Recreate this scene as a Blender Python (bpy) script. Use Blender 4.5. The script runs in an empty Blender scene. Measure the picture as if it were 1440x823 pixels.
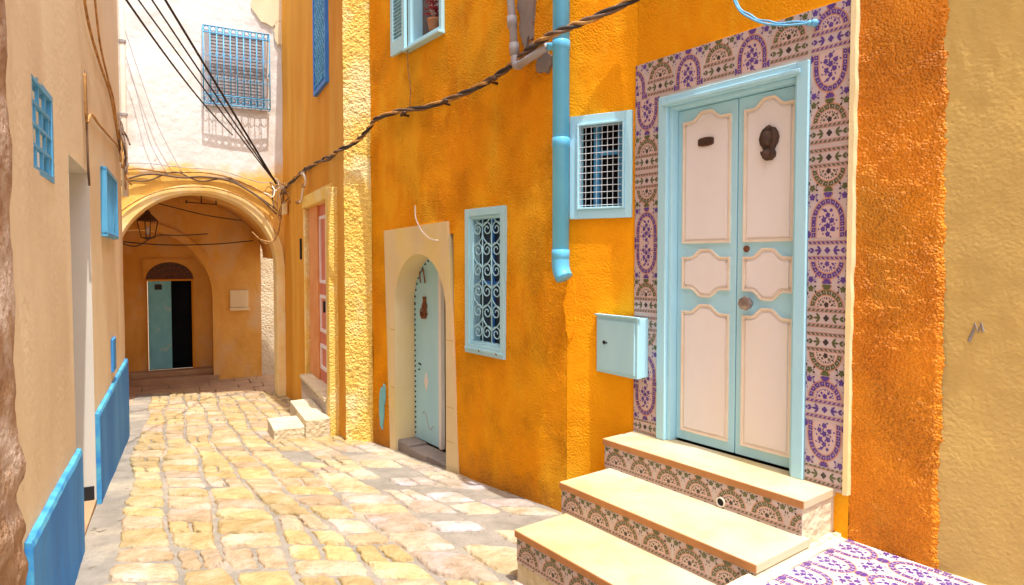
import bpy, math, random
from mathutils import Vector, noise
random.seed(11)
rad = math.radians
sc = bpy.context.scene
col = sc.collection

# ------------------------------------------------------------------ camera
CAMZ = 1.7
cam = bpy.data.cameras.new('camera'); cam.lens = 22.5; cam.sensor_width = 36.0
cam.shift_y = -15.0/1440.0; cam.clip_start = 0.05; cam.clip_end = 600
camo = bpy.data.objects.new('camera', cam); col.objects.link(camo)
camo.location = (0, 0, CAMZ); camo.rotation_euler = (rad(90-2.0), 0, 0)
sc.camera = camo
# ------------------------------------------------------------------ light
HEAD, ELEV = 33.9, 72.0          # where the sunlight travels (degrees left of +Y) and its height
w = bpy.data.worlds.new('World'); sc.world = w; w.use_nodes = True
nt = w.node_tree
for n in list(nt.nodes): nt.nodes.remove(n)
wo = nt.nodes.new('ShaderNodeOutputWorld'); bg = nt.nodes.new('ShaderNodeBackground'); sk = nt.nodes.new('ShaderNodeTexSky')
sk.sky_type = 'NISHITA'; sk.sun_disc = False; sk.sun_elevation = rad(ELEV); sk.sun_rotation = rad(180-HEAD)
sk.dust_density = 5.0; sk.air_density = 0.8; sk.ozone_density = 0.6
bg.inputs['Strength'].default_value = 0.15
nt.links.new(sk.outputs[0], bg.inputs[0]); nt.links.new(bg.outputs[0], wo.inputs[0])
sun = bpy.data.lights.new('sun', 'SUN'); sun.energy = 2.8; sun.angle = rad(0.5); sun.color = (1.0, 0.95, 0.87)
suno = bpy.data.objects.new('sun', sun); col.objects.link(suno)
ld = Vector((-math.sin(rad(HEAD))*math.cos(rad(ELEV)), math.cos(rad(HEAD))*math.cos(rad(ELEV)), -math.sin(rad(ELEV))))
suno.rotation_euler = ld.to_track_quat('-Z', 'Y').to_euler(); suno.location = (6, -6, 20)
sc.view_settings.view_transform = 'Standard'; sc.view_settings.look = 'None'
sc.view_settings.exposure = 1.08; sc.view_settings.gamma = 1.0
sc.cycles.max_bounces = 8; sc.cycles.diffuse_bounces = 6
sc.cycles.use_denoising = True

# ------------------------------------------------------------------ materials
def mat(name, c1, c2=None, scale=3.0, rough=0.85, bump=0.0, bscale=80.0, c3=None, c3scale=0.7, c3lo=0.52, c3hi=0.66,
        vstretch=1.0, voro=0.0, vscale=60.0, spec=0.3, detail=6.0, bdist=0.004, metal=0.0, bvar=0.0, chips=None):
    m = bpy.data.materials.new(name); m.use_nodes = True
    t = m.node_tree; b = t.nodes['Principled BSDF']; L = t.links.new
    b.inputs['Roughness'].default_value = rough; b.inputs['Specular IOR Level'].default_value = spec
    b.inputs['Metallic'].default_value = metal
    if c2 is None: c2 = tuple(x*0.86 for x in c1)
    tc = t.nodes.new('ShaderNodeTexCoord'); mp = t.nodes.new('ShaderNodeMapping')
    mp.inputs['Scale'].default_value = (1, 1, vstretch); L(tc.outputs['Object'], mp.inputs[0])
    n1 = t.nodes.new('ShaderNodeTexNoise'); n1.inputs['Scale'].default_value = scale; n1.inputs['Detail'].default_value = detail
    n1.inputs['Roughness'].default_value = 0.62
    L(mp.outputs[0], n1.inputs['Vector'])
    r = t.nodes.new('ShaderNodeValToRGB'); r.color_ramp.elements[0].position = 0.34; r.color_ramp.elements[1].position = 0.66
    r.color_ramp.elements[0].color = (*c1, 1); r.color_ramp.elements[1].color = (*c2, 1)
    L(n1.outputs['Fac'], r.inputs[0]); out = r.outputs[0]
    if c3:
        n3 = t.nodes.new('ShaderNodeTexNoise'); n3.inputs['Scale'].default_value = c3scale; n3.inputs['Detail'].default_value = 8
        n3.inputs['Roughness'].default_value = 0.6; L(mp.outputs[0], n3.inputs['Vector'])
        r3 = t.nodes.new('ShaderNodeValToRGB'); r3.color_ramp.elements[0].position = c3lo; r3.color_ramp.elements[1].position = c3hi
        L(n3.outputs['Fac'], r3.inputs[0])
        mx = t.nodes.new('ShaderNodeMix'); mx.data_type = 'RGBA'
        L(r3.outputs[0], mx.inputs['Factor']); L(out, mx.inputs['A']); mx.inputs['B'].default_value = (*c3, 1)
        out = mx.outputs['Result']
    if chips:
        n4 = t.nodes.new('ShaderNodeTexNoise'); n4.inputs['Scale'].default_value = chips[1]; n4.inputs['Detail'].default_value = 9
        n4.inputs['Roughness'].default_value = 0.7; L(tc.outputs['Object'], n4.inputs['Vector'])
        r4 = t.nodes.new('ShaderNodeValToRGB'); r4.color_ramp.elements[0].position = chips[2]; r4.color_ramp.elements[1].position = chips[2]+0.03
        L(n4.outputs['Fac'], r4.inputs[0])
        mx4 = t.nodes.new('ShaderNodeMix'); mx4.data_type = 'RGBA'
        L(r4.outputs[0], mx4.inputs['Factor']); L(out, mx4.inputs['A']); mx4.inputs['B'].default_value = (*chips[0], 1)
        out = mx4.outputs['Result']
    L(out, b.inputs['Base Color'])
    if bump > 0 or voro > 0:
        n2 = t.nodes.new('ShaderNodeTexNoise'); n2.inputs['Scale'].default_value = bscale; n2.inputs['Detail'].default_value = 4
        L(tc.outputs['Object'], n2.inputs['Vector'])
        h = n2.outputs['Fac']
        if voro > 0:
            v = t.nodes.new('ShaderNodeTexVoronoi'); v.inputs['Scale'].default_value = vscale; L(tc.outputs['Object'], v.inputs['Vector'])
            ma = t.nodes.new('ShaderNodeMath'); ma.operation = 'MULTIPLY_ADD'; L(v.outputs['Distance'], ma.inputs[0])
            ma.inputs[1].default_value = -voro; L(h, ma.inputs[2]); h = ma.outputs[0]
        bp = t.nodes.new('ShaderNodeBump'); bp.inputs['Strength'].default_value = bump; bp.inputs['Distance'].default_value = bdist
        if bvar > 0:
            nv = t.nodes.new('ShaderNodeTexNoise'); nv.inputs['Scale'].default_value = 2.6; nv.inputs['Detail'].default_value = 5; L(tc.outputs['Object'], nv.inputs['Vector'])
            mv = t.nodes.new('ShaderNodeMapRange'); L(nv.outputs['Fac'], mv.inputs['Value'])
            mv.inputs['From Min'].default_value = 0.40; mv.inputs['From Max'].default_value = 0.62; mv.inputs['To Min'].default_value = bump*(1-bvar); mv.inputs['To Max'].default_value = bump
            L(mv.outputs[0], bp.inputs['Strength'])
        L(h, bp.inputs['Height']); L(bp.outputs[0], b.inputs['Normal'])
    m['nodes'] = 1
    return m

def zmix(m, clow, z0, z1, wob=0.6, nscale=2.2):
    """a second colour below a ragged line (world height)"""
    t = m.node_tree; b = t.nodes['Principled BSDF']; L = t.links.new
    src = b.inputs['Base Color'].links[0].from_socket
    g = t.nodes.new('ShaderNodeNewGeometry'); s = t.nodes.new('ShaderNodeSeparateXYZ'); L(g.outputs['Position'], s.inputs[0])
    n = t.nodes.new('ShaderNodeTexNoise'); n.inputs['Scale'].default_value = nscale; n.inputs['Detail'].default_value = 6; L(g.outputs['Position'], n.inputs['Vector'])
    a = t.nodes.new('ShaderNodeMath'); a.operation = 'MULTIPLY_ADD'; L(n.outputs['Fac'], a.inputs[0]); a.inputs[1].default_value = wob; L(s.outputs['Z'], a.inputs[2])
    mr = t.nodes.new('ShaderNodeMapRange'); mr.inputs['From Min'].default_value = z0; mr.inputs['From Max'].default_value = z1; L(a.outputs[0], mr.inputs['Value'])
    mx = t.nodes.new('ShaderNodeMix'); mx.data_type = 'RGBA'; L(mr.outputs[0], mx.inputs['Factor']); mx.inputs['A'].default_value = (*clow, 1); L(src, mx.inputs['B'])
    L(mx.outputs['Result'], b.inputs['Base Color'])

M = {}
M['orange_flat'] = mat('orange_stucco_fine', (0.90, 0.37, 0.006), (0.80, 0.27, 0.003), 2.4, 0.9, 0.8, 85, (0.90, 0.45, 0.02), 1.6, 0.5, 0.62, 0.4, 1.2, 80, 0.12, 8, 0.006, bvar=0.7)
M['orange'] = mat('orange_stucco', (0.92, 0.395, 0.008), (0.83, 0.29, 0.004), 2.4, 0.9, 1.0, 60, (0.92, 0.45, 0.02), 1.6, 0.5, 0.62, 0.4, 1.4, 66, 0.12, 8, 0.017, bvar=0.6)
zmix(M['orange'], (0.50, 0.20, 0.03), 0.05, 0.42, 0.5, 5.0)  # browner below a ragged line near the wall foot
M['rough_orange_shaded'] = mat('rough_orange_stucco_shaded', (0.88, 0.30, 0.006), (0.76, 0.225, 0.003), 3.0, 0.6, 1.0, 110, (0.80, 0.32, 0.02), 2.0, 0.55, 0.68, vstretch=0.6, voro=1.6, vscale=88, spec=0.35, bdist=0.013, bvar=0.4, chips=((0.45, 0.20, 0.05), 5.0, 0.68))  # deeper than the house orange: the strip's shade is put into the colour
M['yellow_rough'] = mat('rough_yellow_stucco', (0.88, 0.64, 0.18), (0.84, 0.54, 0.10), 3.0, 0.9, 0.9, 60, (0.88, 0.74, 0.38), 1.6, 0.5, 0.62, voro=1.2, vscale=48, bdist=0.009)
M['far_orange'] = mat('ochre_orange_plaster', (0.74, 0.34, 0.025), (0.60, 0.24, 0.012), 1.2, 0.9, 0.5, 60, (0.76, 0.44, 0.08), 0.7, 0.5, 0.64, 0.2, bdist=0.005)
M['cream'] = mat('cream_plaster', (0.80, 0.71, 0.51), (0.73, 0.62, 0.42), 0.8, 0.9, 0.6, 25, (0.62, 0.49, 0.33), 0.9, 0.50, 0.70, 0.4, bdist=0.006, bvar=0.7, chips=((0.50, 0.38, 0.26), 4.0, 0.68))
M['white_wall'] = mat('white_lime_plaster', (0.76, 0.75, 0.74), (0.69, 0.67, 0.65), 1.6, 0.9, 0.8, 9, (0.62, 0.56, 0.47), 1.1, 0.56, 0.72, 0.6, bdist=0.016, chips=((0.50, 0.42, 0.32), 3.0, 0.68))
zmix(M['white_wall'], (0.84, 0.52, 0.13), 3.42, 3.62, 0.75)
M['arch'] = mat('ochre_arch_plaster', (0.88, 0.70, 0.36), (0.82, 0.56, 0.18), 2.5, 0.9, 0.6, 18, (0.86, 0.74, 0.50), 1.5, 0.5, 0.65, bdist=0.008)
M['tunnel'] = mat('tunnel_plaster', (0.76, 0.42, 0.10), (0.62, 0.30, 0.05), 1.8, 0.9, 0.8, 14, (0.66, 0.43, 0.20), 1.4, 0.52, 0.66, 0.6, voro=0.3, vscale=9, bdist=0.01)
M['surround'] = mat('cream_stone', (0.80, 0.66, 0.40), (0.72, 0.56, 0.30), 2.0, 0.8, 0.25, 60, (0.80, 0.62, 0.22), 1.3, 0.5, 0.66, 0.5)
M['sand_plaster'] = mat('sandy_plaster', (0.62, 0.42, 0.13), (0.52, 0.35, 0.12), 2.2, 0.92, 0.7, 55, (0.64, 0.36, 0.05), 1.6, 0.58, 0.7, 0.3, 0.3, 60, 0.1, 8, 0.005, chips=((0.34, 0.26, 0.16), 3.0, 0.66))
M['masonry'] = mat('rough_masonry', (0.42, 0.27, 0.16), (0.28, 0.16, 0.09), 9, 0.95, 1.0, 30, (0.60, 0.50, 0.42), 2.2, 0.48, 0.6, bdist=0.02)
M['blue'] = mat('bright_blue_paint', (0.03, 0.235, 0.66), (0.02, 0.175, 0.55), 2.2, 0.75, 0.35, 25, (0.06, 0.30, 0.68), 1.5, 0.5, 0.66, 0.3)
M['blue_edge'] = mat('turquoise_paint', (0.10, 0.44, 0.62), (0.03, 0.22, 0.60), 9, 0.8, 0.4, 40)
M['window_blue'] = mat('window_blue_paint', (0.10, 0.40, 0.68), (0.08, 0.33, 0.60), 4, 0.5, 0.1, 60)
M['deep_blue'] = mat('deep_blue_paint', (0.04, 0.22, 0.68), (0.03, 0.17, 0.58), 4, 0.5)
M['sky_blue'] = mat('sky_blue_paint', (0.44, 0.74, 0.86), (0.37, 0.67, 0.81), 3.0, 0.45, 0.12, 70, (0.44, 0.72, 0.80), 2.5, 0.56, 0.70, 0.25, chips=((0.24, 0.34, 0.36), 11.0, 0.72))
M['pipe_blue'] = mat('blue_pipe_paint', (0.13, 0.54, 0.84), (0.11, 0.48, 0.80), 2.5, 0.32, 0.05, 50, spec=0.5)
M['turq'] = mat('worn_turquoise_paint', (0.20, 0.56, 0.64), (0.16, 0.48, 0.58), 5, 0.6, 0.2, 40, (0.40, 0.56, 0.54), 4, 0.6, 0.7)
M['panel'] = mat('off_white_paint', (0.82, 0.76, 0.74), (0.78, 0.70, 0.67), 2.5, 0.5, 0.08, 60, (0.80, 0.72, 0.62), 1.5, 0.55, 0.7, 0.3, chips=((0.55, 0.48, 0.42), 14.0, 0.73))
M['moulding'] = mat('cream_moulding_paint', (0.84, 0.74, 0.62), (0.78, 0.64, 0.50), 5, 0.5, 0.1, 60)
M['pink'] = mat('salmon_paint', (0.68, 0.22, 0.14), (0.58, 0.17, 0.10), 4, 0.6)
M['salmon_plaster'] = mat('salmon_ochre_plaster', (0.74, 0.34, 0.13), (0.66, 0.26, 0.08), 3, 0.85, 0.4, 40)
M['grey_wall'] = mat('pale_grey_paint', (0.66, 0.64, 0.58), (0.60, 0.58, 0.53), 1.0, 0.85)
M['black'] = mat('black_paint', (0.02, 0.02, 0.022), None, 4, 0.6)
M['dark'] = mat('dark_interior', (0.025, 0.022, 0.022), (0.015, 0.015, 0.018), 2, 0.9)
M['glass'] = mat('dark_glass', (0.02, 0.025, 0.04), (0.03, 0.04, 0.07), 2, 0.12, spec=0.6)
M['iron'] = mat('rusty_dark_iron', (0.07, 0.045, 0.035), (0.12, 0.06, 0.035), 30, 0.6, 0.6, 120, metal=0.3)
M['rust'] = mat('rust', (0.26, 0.09, 0.03), (0.14, 0.05, 0.03), 40, 0.8, 0.5, 100)
M['brass'] = mat('dull_metal', (0.40, 0.35, 0.33), (0.28, 0.22, 0.20), 25, 0.35, metal=0.7)
M['mesh_wire'] = mat('galvanised_wire', (0.62, 0.66, 0.70), None, 20, 0.5)
M['cable'] = mat('black_cable_sheath', (0.03, 0.025, 0.025), (0.05, 0.04, 0.035), 12, 0.6)
M['cable_brown'] = mat('dusty_cable_sheath', (0.20, 0.12, 0.07), (0.10, 0.065, 0.05), 14, 0.7)
M['cable_ochre'] = mat('paint_splashed_cable', (0.58, 0.33, 0.11), (0.28, 0.14, 0.05), 14, 0.85, 0.5, 60)
M['cable_white'] = mat('pale_cable_sheath', (0.80, 0.76, 0.68), (0.74, 0.66, 0.54), 6, 0.6)
M['cord'] = mat('blue_nylon_cord', (0.10, 0.40, 0.70), (0.20, 0.52, 0.78), 60, 0.5)
M['grey_pipe'] = mat('grey_plastic', (0.42, 0.40, 0.42), (0.34, 0.32, 0.34), 8, 0.5)
M['grey_patch'] = mat('grey_cement', (0.30, 0.25, 0.23), (0.22, 0.19, 0.18), 6, 0.9, 0.5, 40)
M['marble'] = mat('cream_marble_tread', (0.57, 0.46, 0.28), (0.54, 0.39, 0.16), 3.2, 0.55, 0.45, 40, (0.58, 0.50, 0.35), 1.4, 0.45, 0.6, spec=0.4, chips=((0.40, 0.26, 0.12), 6.0, 0.67))
M['nosing'] = mat('brown_tread_edge', (0.48, 0.22, 0.08), (0.40, 0.17, 0.06), 6, 0.6)
M['white_plaster'] = mat('rough_white_plaster', (0.68, 0.60, 0.44), (0.60, 0.49, 0.31), 4, 0.9, 1.0, 28, voro=0.6, vscale=22, bdist=0.015)
M['glaze_band'] = mat('tinted_glaze_band', (0.52, 0.35, 0.36), (0.46, 0.30, 0.31), 12, 0.28, spec=0.5)
M['glaze_sunlit'] = mat('sunlit_floor_glaze', (0.74, 0.68, 0.66), (0.66, 0.58, 0.57), 9, 0.3, spec=0.5)  # lighter copy of the tile glaze: sunlight on the landing put into the colour
M['grout'] = mat('tile_grout', (0.62, 0.56, 0.50), (0.52, 0.44, 0.38), 12, 0.9)
M['glaze'] = mat('white_glaze', (0.58, 0.47, 0.46), (0.50, 0.39, 0.39), 9, 0.28, spec=0.5)
M['glaze_in'] = mat('rose_glaze', (0.64, 0.47, 0.44), (0.58, 0.41, 0.38), 8, 0.28, spec=0.5)
M['g_purple'] = mat('purple_glaze', (0.07, 0.03, 0.20), (0.13, 0.06, 0.29), 40, 0.28, spec=0.5)
M['g_olive'] = mat('olive_glaze', (0.07, 0.085, 0.035), (0.12, 0.13, 0.05), 40, 0.28, spec=0.5)
M['g_dark'] = mat('dark_glaze', (0.03, 0.025, 0.03), (0.05, 0.035, 0.03), 40, 0.28, spec=0.5)
M['g_pink'] = mat('salmon_glaze', (0.56, 0.27, 0.17), (0.48, 0.22, 0.14), 30, 0.28, spec=0.5)
M['red'] = mat('red_petals', (0.42, 0.03, 0.03), (0.25, 0.02, 0.03), 30, 0.7)
M['white_petal'] = mat('pale_petals', (0.72, 0.60, 0.58), (0.60, 0.40, 0.40), 30, 0.7)
M['terracotta'] = mat('terracotta', (0.46, 0.20, 0.10), None, 8, 0.8)
M['mortar'] = mat('street_mortar', (0.30, 0.27, 0.23), (0.21, 0.19, 0.16), 6.0, 0.95, 1.0, 45, (0.44, 0.38, 0.28), 1.3, 0.5, 0.66, bdist=0.014, chips=((0.15, 0.12, 0.095), 9.0, 0.63))
M['plain_ground'] = mat('dusty_ground', (0.46, 0.36, 0.26), (0.40, 0.30, 0.21), 0.8, 0.95, 0.5, 30)
M['slab'] = mat('tunnel_floor_stone', (0.46, 0.30, 0.17), (0.34, 0.21, 0.12), 3, 0.85, 0.5, 20)
# paving stone: tone per stone from a colour attribute, plus worn blotches
m = mat('paving_stone', (0.50, 0.375, 0.185), (0.35, 0.245, 0.105), 9, 0.85, 1.0, 38, (0.48, 0.39, 0.24), 3.3, 0.5, 0.64, voro=0.5, vscale=30, bdist=0.014, chips=((0.26, 0.17, 0.08), 7.0, 0.66))
t = m.node_tree; b = t.nodes['Principled BSDF']; src = b.inputs['Base Color'].links[0].from_socket
at = t.nodes.new('ShaderNodeAttribute'); at.attribute_name = 'tone'
mx = t.nodes.new('ShaderNodeMix'); mx.data_type = 'RGBA'; mx.blend_type = 'MULTIPLY'; mx.inputs['Factor'].default_value = 1.0
t.links.new(src, mx.inputs['A']); t.links.new(at.outputs['Color'], mx.inputs['B']); t.links.new(mx.outputs['Result'], b.inputs['Base Color'])
M['stone'] = m

# ------------------------------------------------------------------ mesh helpers
class Frame:
    """a wall: s runs along it, d out of it towards the street, z up"""
    def __init__(f, O, e):
        f.O = Vector((O[0], O[1], 0)); f.e = Vector((e[0], e[1], 0)).normalized(); f.n = Vector((f.e.y, -f.e.x, 0))
    def __call__(f, s, d, z): return f.O + f.e*s + f.n*d + Vector((0, 0, z))
    def inv(f, p):
        q = Vector((p[0], p[1], 0))-f.O
        return q.dot(f.e), q.dot(f.n)

class B:
    def __init__(b): b.v = []; b.f = []; b.m = []; b.c = None
    def add(b, vs, fs, mi=0):
        k = len(b.v); b.v += [Vector(p) for p in vs]
        for f in fs: b.f.append([i+k for i in f]); b.m.append(mi)
    def box(b, F, s0, s1, d0, d1, z0, z1, mi=0):
        P = [F(s, d, z) for z in (z0, z1) for d in (d0, d1) for s in (s0, s1)]
        b.add(P, [(0, 1, 3, 2), (4, 6, 7, 5), (0, 4, 5, 1), (2, 3, 7, 6), (0, 2, 6, 4), (1, 5, 7, 3)], mi); return b
    def prism(b, F, pts, d0, d1, mi=0):
        n = len(pts)
        P = [F(s, d0, z) for s, z in pts]+[F(s, d1, z) for s, z in pts]
        b.add(P, [list(range(n)), list(range(2*n-1, n-1, -1))]+[(i, i+n, (i+1) % n+n, (i+1) % n) for i in range(n)], mi); return b
    def band(b, F, outer, inner, d0, d1, mi=0, closed=True):
        n = len(outer); P = []
        for d in (d0, d1):
            P += [F(s, d, z) for s, z in outer]+[F(s, d, z) for s, z in inner]
        fs = []
        for i in range(n if closed else n-1):
            j = (i+1) % n
            fs += [(i, j, n+j, n+i), (2*n+i, 3*n+i, 3*n+j, 2*n+j), (i, 2*n+i, 2*n+j, j), (n+i, n+j, 3*n+j, 3*n+i)]
        if not closed:
            for i in (0, n-1): fs.append((i, n+i, 3*n+i, 2*n+i))
        b.add(P, fs, mi); return b
    def tube(b, pts, r, n=8, mi=0, cap=True):
        pts = [Vector(p) for p in pts]; k = len(b.v); N = len(pts)
        rr = r if isinstance(r, (list, tuple)) else [r]*N
        up = Vector((0.13, 0.27, 0.95)); last = None
        for i, p in enumerate(pts):
            t = (pts[min(i+1, N-1)]-pts[max(i-1, 0)])
            t = t.normalized() if t.length > 1e-9 else Vector((0, 0, 1))
            a = (up if last is None else last); a = a-t*a.dot(t)
            if a.length < 1e-4: a = Vector((1, 0, 0))-t*t.x
            a.normalize(); last = a; c = t.cross(a)
            for j in range(n):
                q = 2*math.pi*j/n; b.v.append(p+(a*math.cos(q)+c*math.sin(q))*rr[i])
        for i in range(N-1):
            for j in range(n):
                b.f.append([k+i*n+j, k+i*n+(j+1) % n, k+(i+1)*n+(j+1) % n, k+(i+1)*n+j]); b.m.append(mi)
        if cap:
            b.f.append([k+j for j in range(n)][::-1]); b.m.append(mi)
            b.f.append([k+(N-1)*n+j for j in range(n)]); b.m.append(mi)
        return b
    def ball(b, c, r, sx=1, sy=1, sz=1, mi=0, n=8):
        c = Vector(c); P = [c+Vector((0, 0, r*sz))]; fs = []
        for i in range(1, n):
            for j in range(2*n):
                a = math.pi*i/n; q = math.pi*j/n
                P.append(c+Vector((r*sx*math.sin(a)*math.cos(q), r*sy*math.sin(a)*math.sin(q), r*sz*math.cos(a))))
        P.append(c-Vector((0, 0, r*sz))); W = 2*n
        for j in range(W):
            fs.append((0, 1+j, 1+(j+1) % W)); fs.append((len(P)-1, 1+(n-2)*W+(j+1) % W, 1+(n-2)*W+j))
            for i in range(n-2): fs.append((1+i*W+j, 1+(i+1)*W+j, 1+(i+1)*W+(j+1) % W, 1+i*W+(j+1) % W))
        b.add(P, fs, mi); return b
    def lathe(b, c, axis, prof, n=14, mi=0):
        c = Vector(c); ax = Vector(axis).normalized(); a = ax.orthogonal().normalized(); e = ax.cross(a); P = []; fs = []
        for r, h in prof:
            for j in range(n):
                q = 2*math.pi*j/n; P.append(c+ax*h+(a*math.cos(q)+e*math.sin(q))*r)
        for i in range(len(prof)-1):
            for j in range(n): fs.append((i*n+j, i*n+(j+1) % n, (i+1)*n+(j+1) % n, (i+1)*n+j))
        fs.append(tuple(range(n))[::-1]); fs.append(tuple((len(prof)-1)*n+j for j in range(n)))
        b.add(P, fs, mi); return b

def empty(name, loc, label, cat, group=None):
    o = bpy.data.objects.new(name, None); col.objects.link(o); o.location = loc; o.empty_display_size = 0.1
    o['label'] = label; o['category'] = cat
    if group: o['group'] = group
    return o
def root_of(o):
    while o.parent: o = o.parent
    return o
def obj(name, b, mats, parent=None, loc=None, bevel=0.0, smooth=False, label=None, cat=None, kind=None, group=None):
    if parent is not None: base = Vector(root_of(parent)['base'])
    else: base = Vector(loc) if loc is not None else Vector(b.v[0])
    me = bpy.data.meshes.new(name)
    me.from_pydata([tuple(p-base) for p in b.v], [], b.f)
    if not isinstance(mats, (list, tuple)): mats = [mats]
    for x in mats: me.materials.append(M[x] if isinstance(x, str) else x)
    me.polygons.foreach_set('material_index', b.m)
    if smooth: me.polygons.foreach_set('use_smooth', [True]*len(b.f))
    if b.c is not None:
        ca = me.color_attributes.new('tone', 'FLOAT_COLOR', 'POINT')
        ca.data.foreach_set('color', [x for c in b.c for x in (*c, 1.0)])
    me.validate(); me.update()
    import bmesh
    bm = bmesh.new(); bm.from_mesh(me); bmesh.ops.recalc_face_normals(bm, faces=bm.faces) if len(bm.faces) < 30000 and not b.c else None
    bm.to_mesh(me); bm.free()
    o = bpy.data.objects.new(name, me); col.objects.link(o)
    if bevel > 0:
        md = o.modifiers.new('edge', 'BEVEL'); md.width = bevel; md.segments = 2; md.limit_method = 'ANGLE'; md.angle_limit = rad(40)
    if parent is not None: o.parent = parent
    else: o.location = base; o['base'] = tuple(base)
    if label: o['label'] = label
    if cat: o['category'] = cat
    if kind: o['kind'] = kind
    if group: o['group'] = group
    return o
def thing(name, loc, label, cat, group=None):
    o = empty(name, loc, label, cat, group); o['base'] = tuple(loc); return o

def nz(p, sc_, oct_=3):
    return noise.fractal(Vector(p)*sc_, 1.0, 2.0, oct_)
def lines(a, b_, step, extra=()):
    xs = {round(a, 5), round(b_, 5)}
    for e in extra:
        if a < e < b_: xs.add(round(e, 5))
    xs = sorted(xs); out = [xs[0]]
    for x0, x1 in zip(xs, xs[1:]):
        n = max(1, int(math.ceil((x1-x0)/step)))
        out += [x0+(x1-x0)*i/n for i in range(1, n+1)]
    return out
def wall_sheet(b, F, s0, s1, z0, z1, step, holes=(), disp=None, mi=0):
    S = lines(s0, s1, step, [h[0] for h in holes]+[h[1] for h in holes])
    Z = lines(z0, z1, step, [h[2] for h in holes]+[h[3] for h in holes])
    k = len(b.v); n = len(S)
    for z in Z:
        for s in S:
            d = disp(s, z) if disp else 0.0
            b.v.append(F(s, d, z))
    for j in range(len(Z)-1):
        for i in range(n-1):
            cs, cz = (S[i]+S[i+1])/2, (Z[j]+Z[j+1])/2
            if any(h[0] < cs < h[1] and h[2] < cz < h[3] for h in holes): continue
            b.f.append([k+j*n+i, k+j*n+i+1, k+(j+1)*n+i+1, k+(j+1)*n+i]); b.m.append(mi)
    return b
def recess(b, F, s0, s1, z0, z1, d0, d1, mi=0):
    """the five inner faces of a hole in a wall (d1 < d0)"""
    P = [F(s, d, z) for d in (d0, d1) for z in (z0, z1) for s in (s0, s1)]
    b.add(P, [(0, 1, 5, 4), (2, 6, 7, 3), (0, 4, 6, 2), (1, 3, 7, 5), (4, 5, 7, 6)], mi); return b
def col_sheet(b, F, S, bot, top, nz_, disp=None, mi=0):
    """a wall whose lower edge follows bot(s): arches"""
    k = len(b.v); n = len(S)
    for j in range(nz_+1):
        for s in S:
            z = bot(s)+(top-bot(s))*j/nz_
            b.v.append(F(s, disp(s, z) if disp else 0.0, z))
    for j in range(nz_):
        for i in range(n-1): b.f.append([k+j*n+i, k+j*n+i+1, k+(j+1)*n+i+1, k+(j+1)*n+i]); b.m.append(mi)
    return b
def ground_z(y):
    y = min(y, 11.3)
    return -0.09*0.35*math.log1p(math.exp(min((y-4.1)/0.35, 50)))
def ring(b, F, s0, s1, z0, z1, wl, wr, wb, wt, d0, d1, mi=0):
    """a frame of four butted boxes; outer rectangle and the four widths"""
    b.box(F, s0, s0+wl, d0, d1, z0, z1, mi); b.box(F, s1-wr, s1, d0, d1, z0, z1, mi)
    if wb > 0: b.box(F, s0+wl, s1-wr, d0, d1, z0, z0+wb, mi)
    if wt > 0: b.box(F, s0+wl, s1-wr, d0, d1, z1-wt, z1, mi)
    return b

R1 = Frame((0.791, 4.077), (0.6, -0.8))
RB = Frame((0.791, 4.077), (0.874, -0.486))
R2 = Frame((0.370, 4.310), (0.6, -0.8))
EN = Frame((-1.777, 6.80), (0.293, -0.012))
FA = Frame((-1.777, 6.80), (0.46, -0.888))
WH = Frame((-4.004+0.4*0.462, 11.083-0.4*0.887), (0.887, 0.462))
LE = Frame((-2.648, 3.901), (-0.462, 0.887))
NB = Frame((0.791+0.6*1.735+0.8*0.016, 4.077-0.8*1.735+0.6*0.016), (0.645, -0.764))

# ------------------------------------------------------------------ ground and paving
b = B()
Y = [-120, -60, -30, -12, -5, -2, 0, 1, 2]+[2.5+0.25*i for i in range(38)]+[13, 16, 25, 60, 140]
X = [-140, -60, -25, -14]+[-10+0.5*i for i in range(29)]+[6, 9, 15, 30, 60, 140]
for y in Y:
    for x in X: b.v.append(Vector((x, y, ground_z(y)-0.03)))
n = len(X)
for j in range(len(Y)-1):
    for i in range(n-1): b.f.append([j*n+i, j*n+i+1, (j+1)*n+i+1, (j+1)*n+i]); b.m.append(0)
obj('ground', b, 'plain_ground', loc=(0, 0, 0), kind='structure', smooth=True)

RL = [(2.62, 0.0), (1.577, 2.70), (0.37, 4.31), (-1.62, 6.9), (-3.98, 11.3), (-4.3, 12.0)]
def xr(y):
    for (x0, y0), (x1, y1) in zip(RL, RL[1:]):
        if y <= y1: return x0+(x1-x0)*(y-y0)/(y1-y0)
    return RL[-1][0]
def xl(y): return -2.648-0.521*(y-3.901)
# mortar bed: fine sheet between the two wall feet
b = B(); ys = [0.6+0.045*i for i in range(240)]; nu = 90
for y in ys:
    for i in range(nu+1):
        u = -0.06+1.12*i/nu; x = xl(y)+(xr(y)-xl(y))*u; p = (x, y, 0)
        b.v.append(Vector((x, y, ground_z(y)-0.010+0.010*nz(p, 1.3, 2)+0.004*nz(p, 9, 2))))
for j in range(len(ys)-1):
    for i in range(nu):
        k = j*(nu+1)+i; b.f.append([k, k+1, k+nu+2, k+nu+1]); b.m.append(0)
obj('street_bed', b, 'mortar', loc=(0, 0, 0), kind='structure', smooth=True)
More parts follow.
